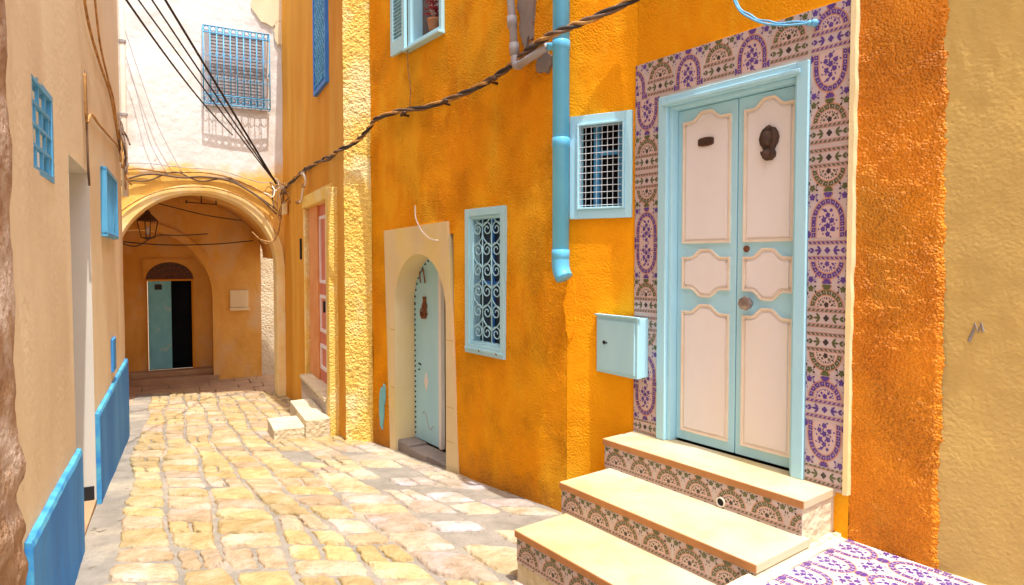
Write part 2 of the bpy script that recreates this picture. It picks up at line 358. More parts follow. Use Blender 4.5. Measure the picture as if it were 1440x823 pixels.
# stones: lanes run along the street, each lane laid with its own courses
b = B(); b.c = []
rs = random.Random(5)
NL = 9
edges = [0.055+0.93*i/NL for i in range(NL+1)]
def wob(k, y): return 0.010*math.sin(y*1.7+k*2.1)+0.007*math.sin(y*3.9+k*1.3)
for k in range(NL):
    y = 0.9+rs.random()*0.2
    while y < 11.2:
        Lg = rs.uniform(0.15, 0.27)*(1.0 if y < 7 else 0.9)
        if rs.random() < 0.12: Lg *= 1.5
        gap = rs.uniform(0.008, 0.028)
        u0, u1 = edges[k], edges[k+1]
        worn = max(0.0, min(1.0, ((u0+u1)/2-0.50)/0.35))*max(0.0, min(1.0, (6.8-y)/1.5))
        if rs.random() < 0.45*worn or rs.random() < 0.015: y += Lg+gap; continue
        hgt = rs.uniform(0.006, 0.013)*(1-0.55*worn)
        tone = rs.uniform(0.78, 1.10); hue = rs.uniform(-0.07, 0.07)
        tn = (tone*(1+hue*0.3), tone*(1+0.13*worn), tone*(1-hue)*(1.0+0.75*worn+rs.choice((0, 0, 0.3))))
        inset = rs.uniform(0.006, 0.016)
        skew = rs.uniform(-0.05, 0.05); sk2 = rs.uniform(-0.03, 0.03)
        splits = [(0.0, 1.0)] if rs.random() > 0.22 else [(0.0, 0.47), (0.53, 1.0)]
        for a0, a1 in splits:
            if rs.random() < 0.05 and len(splits) > 1: continue
            nx, ny = 16, 13; base = len(b.v); seed = rs.random()*50; fl = rs.uniform(2.6, 5.0)
            tl = rs.uniform(-0.012, 0.012); tl2 = rs.uniform(-0.012, 0.012)
            for j in range(ny+1):
                for i in range(nx+1):
                    U = 2*i/nx-1; V = 2*j/ny-1; U = math.sin(U*math.pi/2)*0.6+U*0.4; V = math.sin(V*math.pi/2)*0.6+V*0.4; g_ = 1
                    # pull the corners in: rounded stone
                    ru = U*math.sqrt(max(0, 1-0.13*V*V*abs(V))); rv = V*math.sqrt(max(0, 1-0.20*U*U*abs(U)))
                    cu = (a0+a1)/2+(a1-a0)/2*ru
                    yy = y+Lg*(0.5+0.5*rv)+skew*(cu-0.5)
                    q = Vector((U*1.4+seed, V*1.4, seed))
                    yy += 0.017*noise.noise(q*1.4)*abs(V)+0.009*noise.noise(q*4)*abs(V)
                    xa, xb = xl(yy), xr(yy)
                    W = xb-xa
                    ua = u0+wob(k, yy); ub = u1+wob(k+1, yy)
                    x = xa+W*(ua+(ub-ua)*cu)
                    x += (inset if cu < 0.5 else -inset)*min(1, abs(2*cu-1))+(0.020*noise.noise(q*1.5+Vector((9, 0, 0)))+0.009*noise.noise(q*4+Vector((5, 0, 0))))*abs(U)
                    prof = (1-abs(U)**14)*(1-abs(V)**12)
                    z = ground_z(yy)-0.012+(hgt+0.012)*prof+prof*(0.006*noise.noise(Vector((x, yy, 0))*9)+0.004*noise.noise(Vector((x, yy, 3))*26)+tl*U*0.5+tl2*V*0.5)
                    if abs(U) > 0.99 or abs(V) > 0.99: z -= 0.012
                    b.v.append(Vector((x, yy, z))); b.c.append(tn)
            for j in range(ny):
                for i in range(nx):
                    kk = base+j*(nx+1)+i; b.f.append([kk, kk+1, kk+nx+2, kk+nx+1]); b.m.append(0)
        y += Lg+gap
obj('street_paving', b, 'stone', loc=(0, 0, 0), kind='structure', smooth=True)
# passage floor beyond the arch
b = B(); rs = random.Random(9)
d = -0.12
while d > -2.3:
    dl = rs.uniform(0.3, 0.45); s = -3.4+rs.random()*0.3
    while s < 0.9:
        sl = rs.uniform(0.4, 0.8); z0 = ground_z(20)
        b.box(WH, s+0.008, s+sl-0.008, d-dl+0.008, d-0.008, z0-0.08, z0+0.012+rs.uniform(-0.006, 0.006)); s += sl
    d -= dl
obj('passage_paving', b, 'slab', loc=WH(-1.3, -1, -0.65), kind='structure', bevel=0.006)

# ------------------------------------------------------------------ painted tiles
def clip_v(poly, lo, hi):
    for bound, keep in ((lo, lambda v: v >= lo-1e-9), (hi, lambda v: v <= hi+1e-9)):
        out = []
        for i in range(len(poly)):
            p, q = poly[i], poly[(i+1) % len(poly)]
            if keep(p[1]): out.append(p)
            if keep(p[1]) != keep(q[1]):
                t_ = (bound-p[1])/(q[1]-p[1]); out.append((p[0]+(q[0]-p[0])*t_, bound))
        poly = out
        if len(poly) < 3: return []
    return poly
def petal(cx, cy, a, l, wd):
    c, s = math.cos(a), math.sin(a)
    pts = [(0, 0), (l*0.35, wd), (l*0.75, wd*0.9), (l, 0), (l*0.75, -wd*0.9), (l*0.35, -wd)]
    return [(cx+x*c-y*s, cy+x*s+y*c) for x, y in pts]
def disc(cx, cy, r, n=10, a0=0.0, a1=2*math.pi):
    m_ = n if a1-a0 > 6.28 else n+1
    return [(cx+r*math.cos(a0+(a1-a0)*i/n), cy+r*math.sin(a0+(a1-a0)*i/n)) for i in range(m_)]
def arcband(cx, cy, rx, ry, w_, a0, a1, n):
    out = []
    for i in range(n):
        p, q = a0+(a1-a0)*i/n, a0+(a1-a0)*(i+1)/n
        out.append([(cx+(rx-w_)*math.cos(p), cy+(ry-w_)*math.sin(p)), (cx+(rx+w_)*math.cos(p), cy+(ry+w_)*math.sin(p)),
                    (cx+(rx+w_)*math.cos(q), cy+(ry+w_)*math.sin(q)), (cx+(rx-w_)*math.cos(q), cy+(ry-w_)*math.sin(q))])
    return out
# colour numbers: 0 grout 1 glaze 2 rose 3 main 4 dark 5 salmon
def corners(v):
    out = []
    for cx in (0.0, 1.0):
        sx = 1 if cx == 0 else -1
        c = (cx+sx*0.10, v)
        for q in range(5):
            out.append((petal(c[0], c[1], q*2*math.pi/5+0.3, 0.08, 0.030), 3))
        for dx, dy, a in ((0.02, -0.15, 1.6), (0.17, 0.035, 0.3), (0.04, 0.055, 2.4), (0.19, -0.04, 5.6)):
            out.append((disc(cx+sx*(dx+0.03), v+dy-0.045, 0.016, 6), 3))
            out.append((petal(cx+sx*dx, v+dy, a if sx > 0 else math.pi-a, 0.08, 0.022), 4))
    return out
def fan(cx, cy, up=1):
    out = [(disc(cx, cy, 0.13, 10, math.pi if up > 0 else 0, 2*math.pi if up > 0 else math.pi), 5)]
    for q in range(5):
        a = (math.pi+math.pi*(q+0.5)/5) if up > 0 else math.pi*(q+0.5)/5
        out.append((petal(cx, cy, a, 0.12, 0.032), 3))
    return out
def garland(cy, rx, ry, a0, a1, n):
    out = []
    for i in range(n):
        p = a0+(a1-a0)*(i+0.06)/n; q = a0+(a1-a0)*(i+0.88)/n; pts = []
        for r_, aa in ((-0.05, p), (0.05, p+0.05), (0.05, q+0.05), (-0.05, q)):
            pts.append((0.5+(rx+r_)*math.cos(aa), cy+(ry+r_)*math.sin(aa)))
        out.append((pts, 3))
        mm = (p+q)/2
        out.append((disc(0.5+rx*math.cos(mm), cy+ry*math.sin(mm), 0.014, 6), 1))
    return out
def flower(cx, cy, r, c=3):
    return [(petal(cx, cy, q*2*math.pi/5+0.5, r*1.12, r*0.45), c) for q in range(5)]
def tileA():
    cy, rx, ry = 0.34, 0.355, 0.46
    inner = [(0.5-0.27, 0.0)]+[(0.5+0.27*math.cos(math.pi*(1-i/14)), cy+0.37*math.sin(math.pi*(1-i/14))) for i in range(15)]+[(0.77, 0.0)]
    o = [(inner, 2)]+[(q, 6) for q in arcband(0.5, cy, rx, ry, 0.062, 0, math.pi, 16)]+[([(0.5+sx*rx-0.062, 0), (0.5+sx*rx+0.062, 0), (0.5+sx*rx+0.062, cy), (0.5+sx*rx-0.062, cy)], 6) for sx in (-1, 1)]
    for w_, rr in ((0.015, 0.062), (0.012, -0.062)):
        for q in arcband(0.5, cy, rx+rr, ry+rr, w_, 0, math.pi, 16): o.append((q, 5))
        for sx in (-1, 1):
            x = 0.5+sx*(rx+rr); o.append(([(x-w_, 0), (x+w_, 0), (x+w_, cy), (x-w_, cy)], 5))
    o += garland(cy, rx, ry, 0.0, math.pi, 9)
    for sx in (-1, 1):
        for i in range(3):
            x = 0.5+sx*rx; z = 0.02+0.115*i
            o.append(([(x-0.05, z), (x+0.05, z+0.015), (x+0.05, z+0.108), (x-0.05, z+0.093)], 3)); o.append((disc(x, z+0.052, 0.014, 6), 1))
    o += fan(0.5, 0.985)+corners(0.90)
    for cx in (0.0, 1.0): o.append((disc(cx, 0.09, 0.085, 8, -math.pi/2 if cx == 0 else math.pi/2, math.pi/2 if cx == 0 else 1.5*math.pi), 3))
    for fx, fy, r in ((0.5, 0.50, 0.058), (0.40, 0.40, 0.058), (0.60, 0.38, 0.060), (0.50, 0.27, 0.065), (0.38, 0.20, 0.058), (0.63, 0.20, 0.055), (0.50, 0.09, 0.06), (0.43, 0.60, 0.038), (0.58, 0.60, 0.04)):
        o += flower(fx, fy, r)
    for i in range(30):
        a = i*2.39996; r = 0.05+0.0095*i
        x, z = 0.5+0.8*r*math.cos(a), 0.32+1.05*r*math.sin(a)
        if 0.27 < x < 0.73 and z > 0.02: o.append((petal(x, z, a+0.9, 0.062, 0.018), 4))
    return o
def tileB():
    cy, rx, ry = 0.50, 0.355, 0.33
    inner = [(0.23, 0.47)]+[(0.5+0.27*math.cos(math.pi*(1-i/14)), cy+0.25*math.sin(math.pi*(1-i/14))) for i in range(15)]+[(0.77, 0.47)]
    o = [(inner, 2)]+[(q, 6) for q in arcband(0.5, cy, rx, ry, 0.062, 0, math.pi, 16)]
    for w_, rr in ((0.014, 0.062), (0.011, -0.062)):
        for q in arcband(0.5, cy, rx+rr, ry+rr, w_, 0, math.pi, 16): o.append((q, 5))
    o += garland(cy, rx, ry, 0.03, math.pi-0.03, 8)
    o += fan(0.5, 0.985)+corners(0.90)
    for fx, fy, r in ((0.5, 0.555, 0.06), (0.42, 0.62, 0.03), (0.59, 0.63, 0.034), (0.36, 0.55, 0.03), (0.65, 0.56, 0.03)): o += flower(fx, fy, r, 4 if r > 0.05 else 3)
    for i in range(12):
        a = math.pi*(i+0.5)/12; o.append((petal(0.5+0.20*math.cos(a), 0.50+0.19*math.sin(a), a+0.8, 0.05, 0.014), 3 if i % 2 else 4))
    for x, z, a in ((0.40, 0.53, 2.6), (0.60, 0.53, 0.5), (0.5, 0.66, 1.5), (0.33, 0.60, 2.2), (0.67, 0.62, 0.9)): o.append((petal(x, z, a, 0.06, 0.014), 4))
    for z0 in (0.395, 0.06):
        o.append(([(0, z0), (1, z0), (1, z0+0.07), (0, z0+0.07)], 6))
        o.append(([(0, z0-0.012), (1, z0-0.012), (1, z0), (0, z0)], 5)); o.append(([(0, z0+0.07), (1, z0+0.07), (1, z0+0.082), (0, z0+0.082)], 5))
        for i in range(9):
            x = 0.01+i*0.111
            o.append(([(x, z0+0.008), (x+0.055, z0+0.008), (x+0.108, z0+0.062), (x+0.05, z0+0.062)], 3))
            o.append(([(x+0.062, z0+0.008), (x+0.09, z0+0.008), (x+0.108, z0+0.028)], 4))
    for q in range(4):
        o.append((petal(0.5, 0.262, q*math.pi/2, 0.075, 0.035), 4))
    for sx in (-1, 1):
        for dx, dz, a, l in ((0.15, 0.0, 0.75, 0.15), (0.15, 0.0, -0.75, 0.15), (0.13, 0.0, 0.0, 0.20), (0.33, 0.0, 0.45, 0.12), (0.33, 0.0, -0.45, 0.12)):
            o.append((petal(0.5+sx*dx, 0.262+dz, a if sx > 0 else math.pi-a, l, 0.026), 3))
        o.append((petal(0.5+sx*0.49, 0.262, 0 if sx < 0 else math.pi, 0.06, 0.03), 4))
    return o
TA, TB = tileA(), tileB()
TILEM = {'P': ['grout', 'glaze', 'glaze_in', 'g_purple', 'g_purple', 'g_pink'], 'O': ['grout', 'glaze', 'glaze_in', 'g_olive', 'g_dark', 'g_pink']}
TMATS = ['grout', 'glaze', 'glaze_in', 'g_purple', 'g_pink', 'g_olive', 'g_dark', 'glaze_band']
CMAP = {'P': {1: 1, 2: 2, 3: 3, 4: 3, 5: 4, 6: 7}, 'O': {1: 1, 2: 2, 3: 5, 4: 6, 5: 4, 6: 7}}
def tile(b, P, design, hue, flip=False, lo=0.0, hi=1.0, ulo=0.0, uhi=1.0, g=0.008):
    """P(u, v, off) maps the unit tile to the world; lo/hi cut it in height, ulo/uhi in width"""
    b.add([P(ulo+g, lo+g, 0), P(uhi-g, lo+g, 0), P(uhi-g, hi-g, 0), P(ulo+g, hi-g, 0)], [(0, 1, 2, 3)], 1)
    lift = {6: 0.0004, 2: 0.0004, 5: 0.0008, 3: 0.0012, 4: 0.0012, 1: 0.0017}
    k = 0
    for poly, c in (TA if design == 'A' else TB):
        if flip: poly = [(u, 1-v) for u, v in poly]
        poly = clip_v(poly, lo+g, hi-g)
        if poly: poly = [(v, u) for u, v in clip_v([(v, u) for u, v in poly], ulo+g, uhi-g)]
        if len(poly) < 3: continue
        k += 1
        off = lift[c]+(k % 40)*0.000004
        b.add([P(u, v, off) for u, v in poly], [list(range(len(poly)))], CMAP[hue][c])

# ------------------------------------------------------------------ the orange house on the right
GZ = -0.6
house = thing('orange_house', R1(0.2, 0, 0), 'orange stucco house with a tiled double door and pale blue windows', 'house')
def d_r1(s, z):
    p = R1(s, 0, z); return 0.010*nz(p, 0.9, 2)+0.0022*nz(p, 22, 3)
def d_r2(s, z):
    p = R2(s, 0, z); f = min(1, max(0, -s)/0.25)
    return f*(0.017*nz((p[0], p[1], p[2]*0.45), 1.5, 2))+0.0024*nz(p, 20, 3)
b = B()
DS0, DS1, DZ0, DZ1 = 0.20, 1.128, 0.60, 2.672
wall_sheet(b, R1, 0.0, 1.345, GZ, 6.6, 0.03, [(DS0, DS1, DZ0-0.1, DZ1)], d_r1, 1)
wall_sheet(b, RB, -0.480, 0.0, GZ, 6.6, 0.022, [(-0.425, -0.045, 1.995, 2.63)], lambda s, z: (d_r1(0, z)*min(1, (s+0.48)/0.48)+0.0024*nz(RB(s, 0, z), 20, 3)), 1)
wall_sheet(b, R2, -3.088, 0.0, GZ, 6.6, 0.026, [(-1.215, -0.715, 0.96, 2.085), (-2.60, -1.46, GZ, 1.92), (-2.17, -1.62, 3.69, 5.0)], d_r2)
# plain sides, back and roof
P = [R1(1.70, -0.02, GZ), R1(1.70, -4, GZ), R2(-3.05, -4, GZ), EN(0.27, -0.03, GZ)]
Q = [Vector((p.x, p.y, 6.6)) for p in P]
b.add(P+Q, [(0, 1, 5, 4), (1, 2, 6, 5), (2, 3, 7, 6)])
b.add([R1(1.735, 0.12, 6.6), R1(1.735, -4.1, 6.6), R2(-3.05, -4.1, 6.6), EN(0.0, 0.1, 6.6), R2(-3.06, 0.05, 6.6), R2(0, 0.05, 6.6), R1(0, 0.05, 6.6)], [(0, 1, 2, 3, 4, 5, 6)])
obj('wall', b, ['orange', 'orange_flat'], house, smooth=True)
# rough strip by the corner and the sunlit end face are harled, coarser than the rest
def d_rough(F, a, k):
    def f(s, z):
        p = F(s, 0, z); v = noise.voronoi(p*k)[0]
        return a*(0.9-1.3*min(v[0], 0.8))+0.004*nz(p, 12, 2)+0.012*nz(p, 1.3, 2)
    return f
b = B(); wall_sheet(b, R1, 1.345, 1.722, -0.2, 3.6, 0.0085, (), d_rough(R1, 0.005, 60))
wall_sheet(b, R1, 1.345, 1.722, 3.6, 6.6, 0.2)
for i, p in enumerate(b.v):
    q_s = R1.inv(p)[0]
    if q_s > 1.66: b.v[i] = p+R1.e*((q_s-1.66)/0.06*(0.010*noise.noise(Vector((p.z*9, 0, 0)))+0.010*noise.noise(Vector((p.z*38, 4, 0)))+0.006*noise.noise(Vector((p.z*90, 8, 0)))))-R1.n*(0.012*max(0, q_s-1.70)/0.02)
obj('rough_wall_strip', b, 'rough_orange_shaded', house, smooth=True, label='coarse shade-toned orange stucco strip beside the tiles')
b = B(); wall_sheet(b, EN, 0.0, 0.293, GZ, 4.8, 0.011, (), d_rough(EN, 0.012, 36)); wall_sheet(b, EN, 0.0, 0.293, 4.8, 6.6, 0.15)
obj('end_wall', b, 'yellow_rough', house, smooth=True, label='sunlit coarse yellow end face')

# double door
fr = B()
ring(fr, R1, 0.195, 1.131, 0.60, 2.675, 0.062, 0.062, 0, 0.062, -0.13, 0.030)
ring(fr, R1, 0.257, 1.069, 0.60, 2.613, 0.022, 0.022, 0, 0.022, -0.13, 0.004)
fr.box(R1, 0.235, 1.095, 0.030, 0.046, 2.618, 2.64)
dfr = obj('door_frame', fr, 'sky_blue', house, bevel=0.004)
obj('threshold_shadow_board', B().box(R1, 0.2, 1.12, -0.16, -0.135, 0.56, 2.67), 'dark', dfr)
def ogee(s0, s1, z0, z1, top=True, bot=False, h=0.046):
    def f(t_):
        t_ = abs(2*t_-1)          # 0 centre, 1 edge
        if t_ > 0.62: return 0.0
        x = min(1.0, (0.62-t_)/0.45)
        return x*x*(3-2*x)
    n = 26; pts = []
    if bot: pts += [(s0+(s1-s0)*i/n, z0+h-h*f(i/n)) for i in range(n+1)]
    else: pts += [(s0, z0), ((s0+s1)/2, z0), (s1, z0)]
    if top: pts += [(s1-(s1-s0)*i/n, z1-h+h*f(i/n)) for i in range(n+1)]
    else: pts += [(s1, z1), ((s0+s1)/2, z1), (s0, z1)]
    return pts
def inset(pts, w_):
    out = []; n = len(pts)
    for i in range(n):
        p, q, r = pts[i-1], pts[i], pts[(i+1) % n]
        a = Vector((q[0]-p[0], q[1]-p[1])); c = Vector((r[0]-q[0], r[1]-q[1]))
        if a.length < 1e-6: a = c
        if c.length < 1e-6: c = a
        a.normalize(); c.normalize()
        n1 = Vector((-a.y, a.x)); n2 = Vector((-c.y, c.x)); m_ = n1+n2
        if m_.length < 1e-6: m_ = n1
        m_ = m_/max(0.45, (1+n1.dot(n2)))
        out.append((q[0]+m_.x*w_, q[1]+m_.y*w_))
    return out
DL = -0.055
for li, (a, c, pa, pc) in enumerate(((0.281, 0.686, 0.322, 0.650), (0.692, 1.045, 0.732, 1.026))):
    leaf = obj('door_leaf', B().box(R1, a, c, DL-0.045, DL, 0.612, 2.588), 'sky_blue', house, bevel=0.004)
    for (z0, z1, tp, bt) in ((1.795, 2.560, True, False), (1.480, 1.762, True, True), (0.67, 1.440, True, False)):
        o_ = ogee(pa, pc, z0, z1, tp, bt)
        pb = B(); pb.prism(R1, inset(o_, 0.010), DL, DL+0.003); i2 = inset(o_, 0.026); pb.prism(R1, i2, DL+0.003, DL+0.010)
        pn = obj('door_panel', pb, 'panel', leaf)
        mb = B(); mb.band(R1, o_, inset(o_, 0.008), DL, DL+0.012); mb.band(R1, inset(o_, 0.008), inset(o_, 0.016), DL, DL+0.007)
        obj('panel_moulding', mb, 'moulding', leaf)
    if li == 0:
        pb = B(); x0, zc = 0.487, 2.378
        pts = [(x0+0.055*math.cos(q)*(1 if abs(math.cos(q)) < .5 else 1.0), zc+0.026*math.sin(q)) for q in [2*math.pi*i/20 for i in range(20)]]
        pts = [(x0+max(-0.052, min(0.052, (s-x0)*1.35)), z) for s, z in pts]
        pb.prism(R1, pts, DL+0.010, DL+0.018)
        for q in (-0.04, 0.04): pb.ball(R1(x0+q, DL+0.018, zc), 0.006)
        pb.box(R1, x0-0.03, x0+0.03, DL+0.016, DL+0.024, zc-0.006, zc+0.006)
        obj('letter_plate', pb, 'iron', leaf)
    else:
        kb = B(); x0, zc = 0.885, 2.31
        pts = [(0, 0.098), (0.012, 0.088), (0.034, 0.080), (0.048, 0.058), (0.056, 0.03), (0.050, 0.0), (0.036, -0.020), (0.030, -0.034), (0.04, -0.052), (0.036, -0.072), (0.016, -0.088)]
        pts = [(x0+x, zc+z) for x, z in pts]+[(x0-x, zc+z) for x, z in pts[::-1][:-1]]
        kb.prism(R1, pts, DL+0.010, DL+0.022)
        kb.ball(R1(x0, DL+0.026, zc+0.03), 0.038, 0.9, 0.5, 1.2); kb.ball(R1(x0, DL+0.03, zc-0.055), 0.03, 1.1, 0.6, 0.8); kb.ball(R1(x0, DL+0.03, zc+0.078), 0.014)
        kb.tube([R1(x0+0.032*math.cos(q), DL+0.035, zc-0.04+0.034*math.sin(q)) for q in [math.pi+math.pi*i/10 for i in range(11)]], 0.007, 6)
        obj('door_knocker', kb, 'iron', leaf, smooth=True)
        hb = B(); c0 = R1(0.775, DL, 1.462)
        hb.lathe(c0, R1.n, [(0.02, 0), (0.02, 0.02), (0.036, 0.03), (0.040, 0.045), (0.036, 0.06), (0.018, 0.066)], 8)
        obj('door_knob', hb, 'brass', leaf)
        lb = B(); lb.lathe(R1(0.752, DL, 1.758), R1.n, [(0.018, 0), (0.018, 0.008), (0.009, 0.010), (0.008, 0.014)], 12)
        obj('lock', lb, 'rust', leaf)

# tile surround
b = B()
TZ, TH = 0.690, 0.2225
zt = TZ+10*TH
TD = 0.014
def face_rect(b, s0, s1, z0, z1, d): b.box(R1, s0, s1, 0.0-0.02, d, z0, z1, 0)
face_rect(b, -0.002, 0.193, 0.602, zt, TD-0.001); face_rect(b, 0.193, 1.133, 2.677, zt, TD-0.001); face_rect(b, 1.133, 1.328, 0.585, zt, TD-0.001)
def PR(s0, z0, wd, h=TH): return lambda u, v, o_: R1(s0+wd*u, TD+o_, z0+h*v)
right = [('A', 'P', True), ('B', 'P', False), ('B', 'O', True), ('B', 'O', False), ('B', 'P', True), ('A', 'P', False), ('B', 'O', True), ('B', 'O', False), ('A', 'P', True), ('B', 'P', False)]
left = [('A', 'P', True), ('A', 'P', False), ('B', 'O', True), ('B', 'O', False), ('A', 'P', True), ('A', 'P', False), ('B', 'O', True), ('B', 'O', False), ('A', 'P', True), ('A', 'P', False)]
for i in range(10):
    tile(b, PR(1.133, TZ+TH*i, 0.195), *right[i])
    if i < 9: tile(b, PR(-0.002, TZ+TH*i, 0.195), *left[i])
tile(b, PR(1.133, TZ-TH, 0.195), 'B', 'O', False, 0.53, 1.0) if False else tile(b, PR(1.133, TZ-0.43*TH-0.005, 0.195), 'B', 'O', False, 0.02, 0.45)
tile(b, PR(-0.002, TZ-0.43*TH-0.005, 0.195), 'B', 'O', False, 0.08, 0.45)
top = [('A', 'P'), ('B', 'O'), ('A', 'P'), ('B', 'O'), ('A', 'P'), ('B', 'O')]
xs = [-0.112, 0.0935, 0.299, 0.5045, 0.710, 0.9155]
for (dsg, hue), x in zip(top, xs):
    ul = max(0.0, (-0.002-x)/0.2055)
    tile(b, PR(x, TZ+9*TH, 0.2055), dsg, hue, False, 0.0, 1.0, ul)
obj('tile_surround', b, TMATS, house)
b = B(); S_ = lines(0, 1, 0.02); P_ = []
for i in range(118):
    z = 0.585+i*0.02; ww = 0.021+0.006*noise.noise(Vector((0, 0, z*9)))
    P_ += [R1(1.329, -0.01, z), R1(1.329, TD+0.016, z), R1(1.329+ww, TD+0.012, z), R1(1.329+ww+0.006, -0.01, z)]
b.add(P_, [(4*i+j, 4*i+j+1, 4*i+j+5, 4*i+j+4) for i in range(117) for j in range(3)])
obj('plaster_edge', b, 'surround', house)

# small meshed window
b = B(); ring(b, RB, -0.455, -0.028, 1.968, 2.645, 0.055, 0.045, 0.06, 0.055, -0.05, 0.022)
ring(b, RB, -0.400, -0.073, 2.028, 2.590, 0.014, 0.014, 0.014, 0.014, -0.05, 0.034)
win = obj('window', b, 'sky_blue', house, bevel=0.003, label='small window with a square wire mesh')
b = B(); recess(b, RB, -0.425, -0.045, 1.995, 2.63, -0.01, -0.35)
obj('window_recess', b, 'dark', win)
b = B(); b.box(RB, -0.34, -0.30, -0.16, -0.12, 2.0, 2.62); b.box(RB, -0.17, -0.14, -0.16, -0.12, 2.0, 2.62); b.box(RB, -0.30, -0.17, -0.15, -0.13, 2.40, 2.43)
obj('casement', b, 'window_blue', win)
b = B()
for i in range(9):
    s = -0.382+i*0.0375; b.tube([RB(s, 0.008, 2.032), RB(s, 0.008, 2.586)], 0.0024, 6)
for i in range(13):
    z = 2.055+i*0.0425; b.tube([RB(-0.397, 0.014, z), RB(-0.076, 0.014, z)], 0.0024, 6)
obj('wire_mesh', b, 'mesh_wire', win)

# scrolled grille window
b = B(); G0, G1, GZ0, GZ1 = -1.240, -0.694, 0.935, 2.110
ring(b, R2, G0, G1, GZ0, GZ1, 0.06, 0.05, 0.075, 0.06, -0.08, 0.022)
ring(b, R2, G0+0.06, G1-0.05, GZ0+0.075, GZ1-0.06, 0.022, 0.022, 0.022, 0.022, -0.08, 0.005)
b.box(R2, G0+0.01, G1-0.01, 0.022, 0.034, GZ0+0.03, GZ0+0.05)
win = obj('window', b, 'sky_blue', house, bevel=0.003, label='tall window with pale blue scrollwork grille')
b = B(); b.box(R2, G0+0.03, G1-0.03, -0.10, -0.088, GZ0+0.03, GZ1-0.03); obj('pane', b, 'glass', win)
b = B(); b.box(R2, -0.985, -0.955, -0.085, -0.07, GZ0+0.1, GZ1-0.08); b.box(R2, -1.14, -0.985, -0.085, -0.074, 1.5, 1.525); b.box(R2, -0.955, -0.77, -0.085, -0.074, 1.5, 1.525); obj('casement', b, 'deep_blue', win)
b = B(); a0, a1 = G0+0.088, G1-0.078; z0, z1 = GZ0+0.10, GZ1-0.085; W3 = (a1-a0)/3; gd = -0.012
for k in range(4):
    s = a0+W3*k; b.tube([R2(s, gd, z0), R2(s, gd, z1)], 0.0055, 6)
for z in (z0, z1): b.tube([R2(a0, gd, z), R2(a1, gd, z)], 0.0055, 6)
NR = 6; hh = (z1-z0)/NR
for k in range(3):
    cx = a0+W3*(k+0.5)
    for r in range(NR):
        cz = z0+hh*(r+0.5); sg = 1 if (r+k) % 2 == 0 else -1
        pts = []
        for i in range(30):                      # spiral, then a tail that climbs to the other side
            q = i/29*2.9*math.pi; rr_ = 0.014+0.052*(i/29)
            pts.append(R2(cx+sg*rr_*math.cos(q), gd, cz+0.9*rr_*math.sin(q)))
        e = pts[-1]; es, _ = R2.inv(e); ez = e.z
        for i in range(1, 9):
            t_ = i/8; pts.append(R2(es+( cx+sg*W3*0.46-es)*math.sin(t_*math.pi/2), gd, ez+hh*0.62*t_*(1 if ez > cz else -1)))
        b.tube(pts, 0.0048, 6)
obj('scroll_grille', b, 'sky_blue', win, smooth=True)
b = B()
for s in (-1.02, -0.78): obj('rusty_bolt', B().ball(R2(s, 0.026, GZ0+0.035), 0.012, n=5), 'rust', win)


# arched side door
AC, AR, AS, AB = -2.045, 0.487, 1.262, -0.25
def arch_z(s):
    x = abs(s-AC)/AR
    return AS+AR*math.sqrt(max(0, 1-x*x))*1.0 if x < 1 else AS
n = 28
inner = [(AC-AR, AB)]+[(AC-AR*math.cos(math.pi*i/n), AS+AR*math.sin(math.pi*i/n)) for i in range(n+1)]+[(AC+AR, AB)]
o0, o1, o2, o3 = (-2.655, AB), (-2.765, 1.992), (-1.530, 2.030), (-1.345, AB)
outer = [o0]
for i in range(n+1):
    q = i/n
    # walk up the left edge, over the top, down the right
    if i <= 8: t_ = i/8; outer.append((o0[0]+(o1[0]-o0[0])*(0.62+0.38*t_), AB+(o1[1]-AB)*(0.62+0.38*t_)))
    elif i <= 20: t_ = (i-8)/12; outer.append((o1[0]+(o2[0]-o1[0])*t_, o1[1]+(o2[1]-o1[1])*t_))
    else: t_ = (i-20)/8; outer.append((o2[0]+(o3[0]-o2[0])*(0.38*t_), o2[1]+(AB-o2[1])*(0.38*t_)))
outer.append(o3)
b = B(); b.band(R2, outer, inner, -0.05, 0.016, closed=False)
# reveal: the soffit and jambs back to the door
P_ = []
for s, z in inner: P_ += [R2(s, -0.05, z), R2(s, -0.30, z)]
b.add(P_, [(2*i, 2*i+1, 2*i+3, 2*i+2) for i in range(len(inner)-1)])
sur = obj('door_surround', b, 'surround', house, label='cream stone arched surround')
b = B()
for z in (0.42, 1.0): obj('stone_joint', B().box(R2, AC-AR-0.10, AC-AR-0.004, 0.0155, 0.0175, z, z+0.006), 'sand_plaster', sur)
for z in (0.12, 0.42, 1.0): obj('stone_joint', B().box(R2, -1.545, -1.42, 0.0155, 0.0175, z, z+0.005), 'sand_plaster', sur)
def leafpoly(s0, s1):
    k = 16; pts = [(s0, -0.10)]+[(s1, -0.10)]
    pts += [(s1+(s0-s1)*i/k, arch_z(s1+(s0-s1)*i/k)-0.004+0.02*(1-abs(s1+(s0-s1)*i/k-AC)/AR)) for i in range(k+1)]
    return pts
LD = -0.20
lf = obj('door_leaf', B().prism(R2, leafpoly(AC-AR+0.004, AC+0.03), LD-0.04, LD), 'sky_blue', house, label='studded sky blue leaf')
spots = [(AC-AR+0.022, -0.05+i*0.052) for i in range(26) if -0.05+i*0.052 < AS]
spots += [(AC+(AR-0.022)*math.cos(math.pi*(1-i/22)), AS+(AR-0.022)*math.sin(math.pi*(1-i/22))) for i in range(12)]
spots += [(-2.43, 0.66), (-2.40, 0.655), (-2.43, 0.60)]
for q_s, q_z in spots: obj('stud', B().ball(R2(q_s, LD, q_z), 0.011, n=5), 'black', lf)
b = B(); kx, kz = -2.305, 1.235
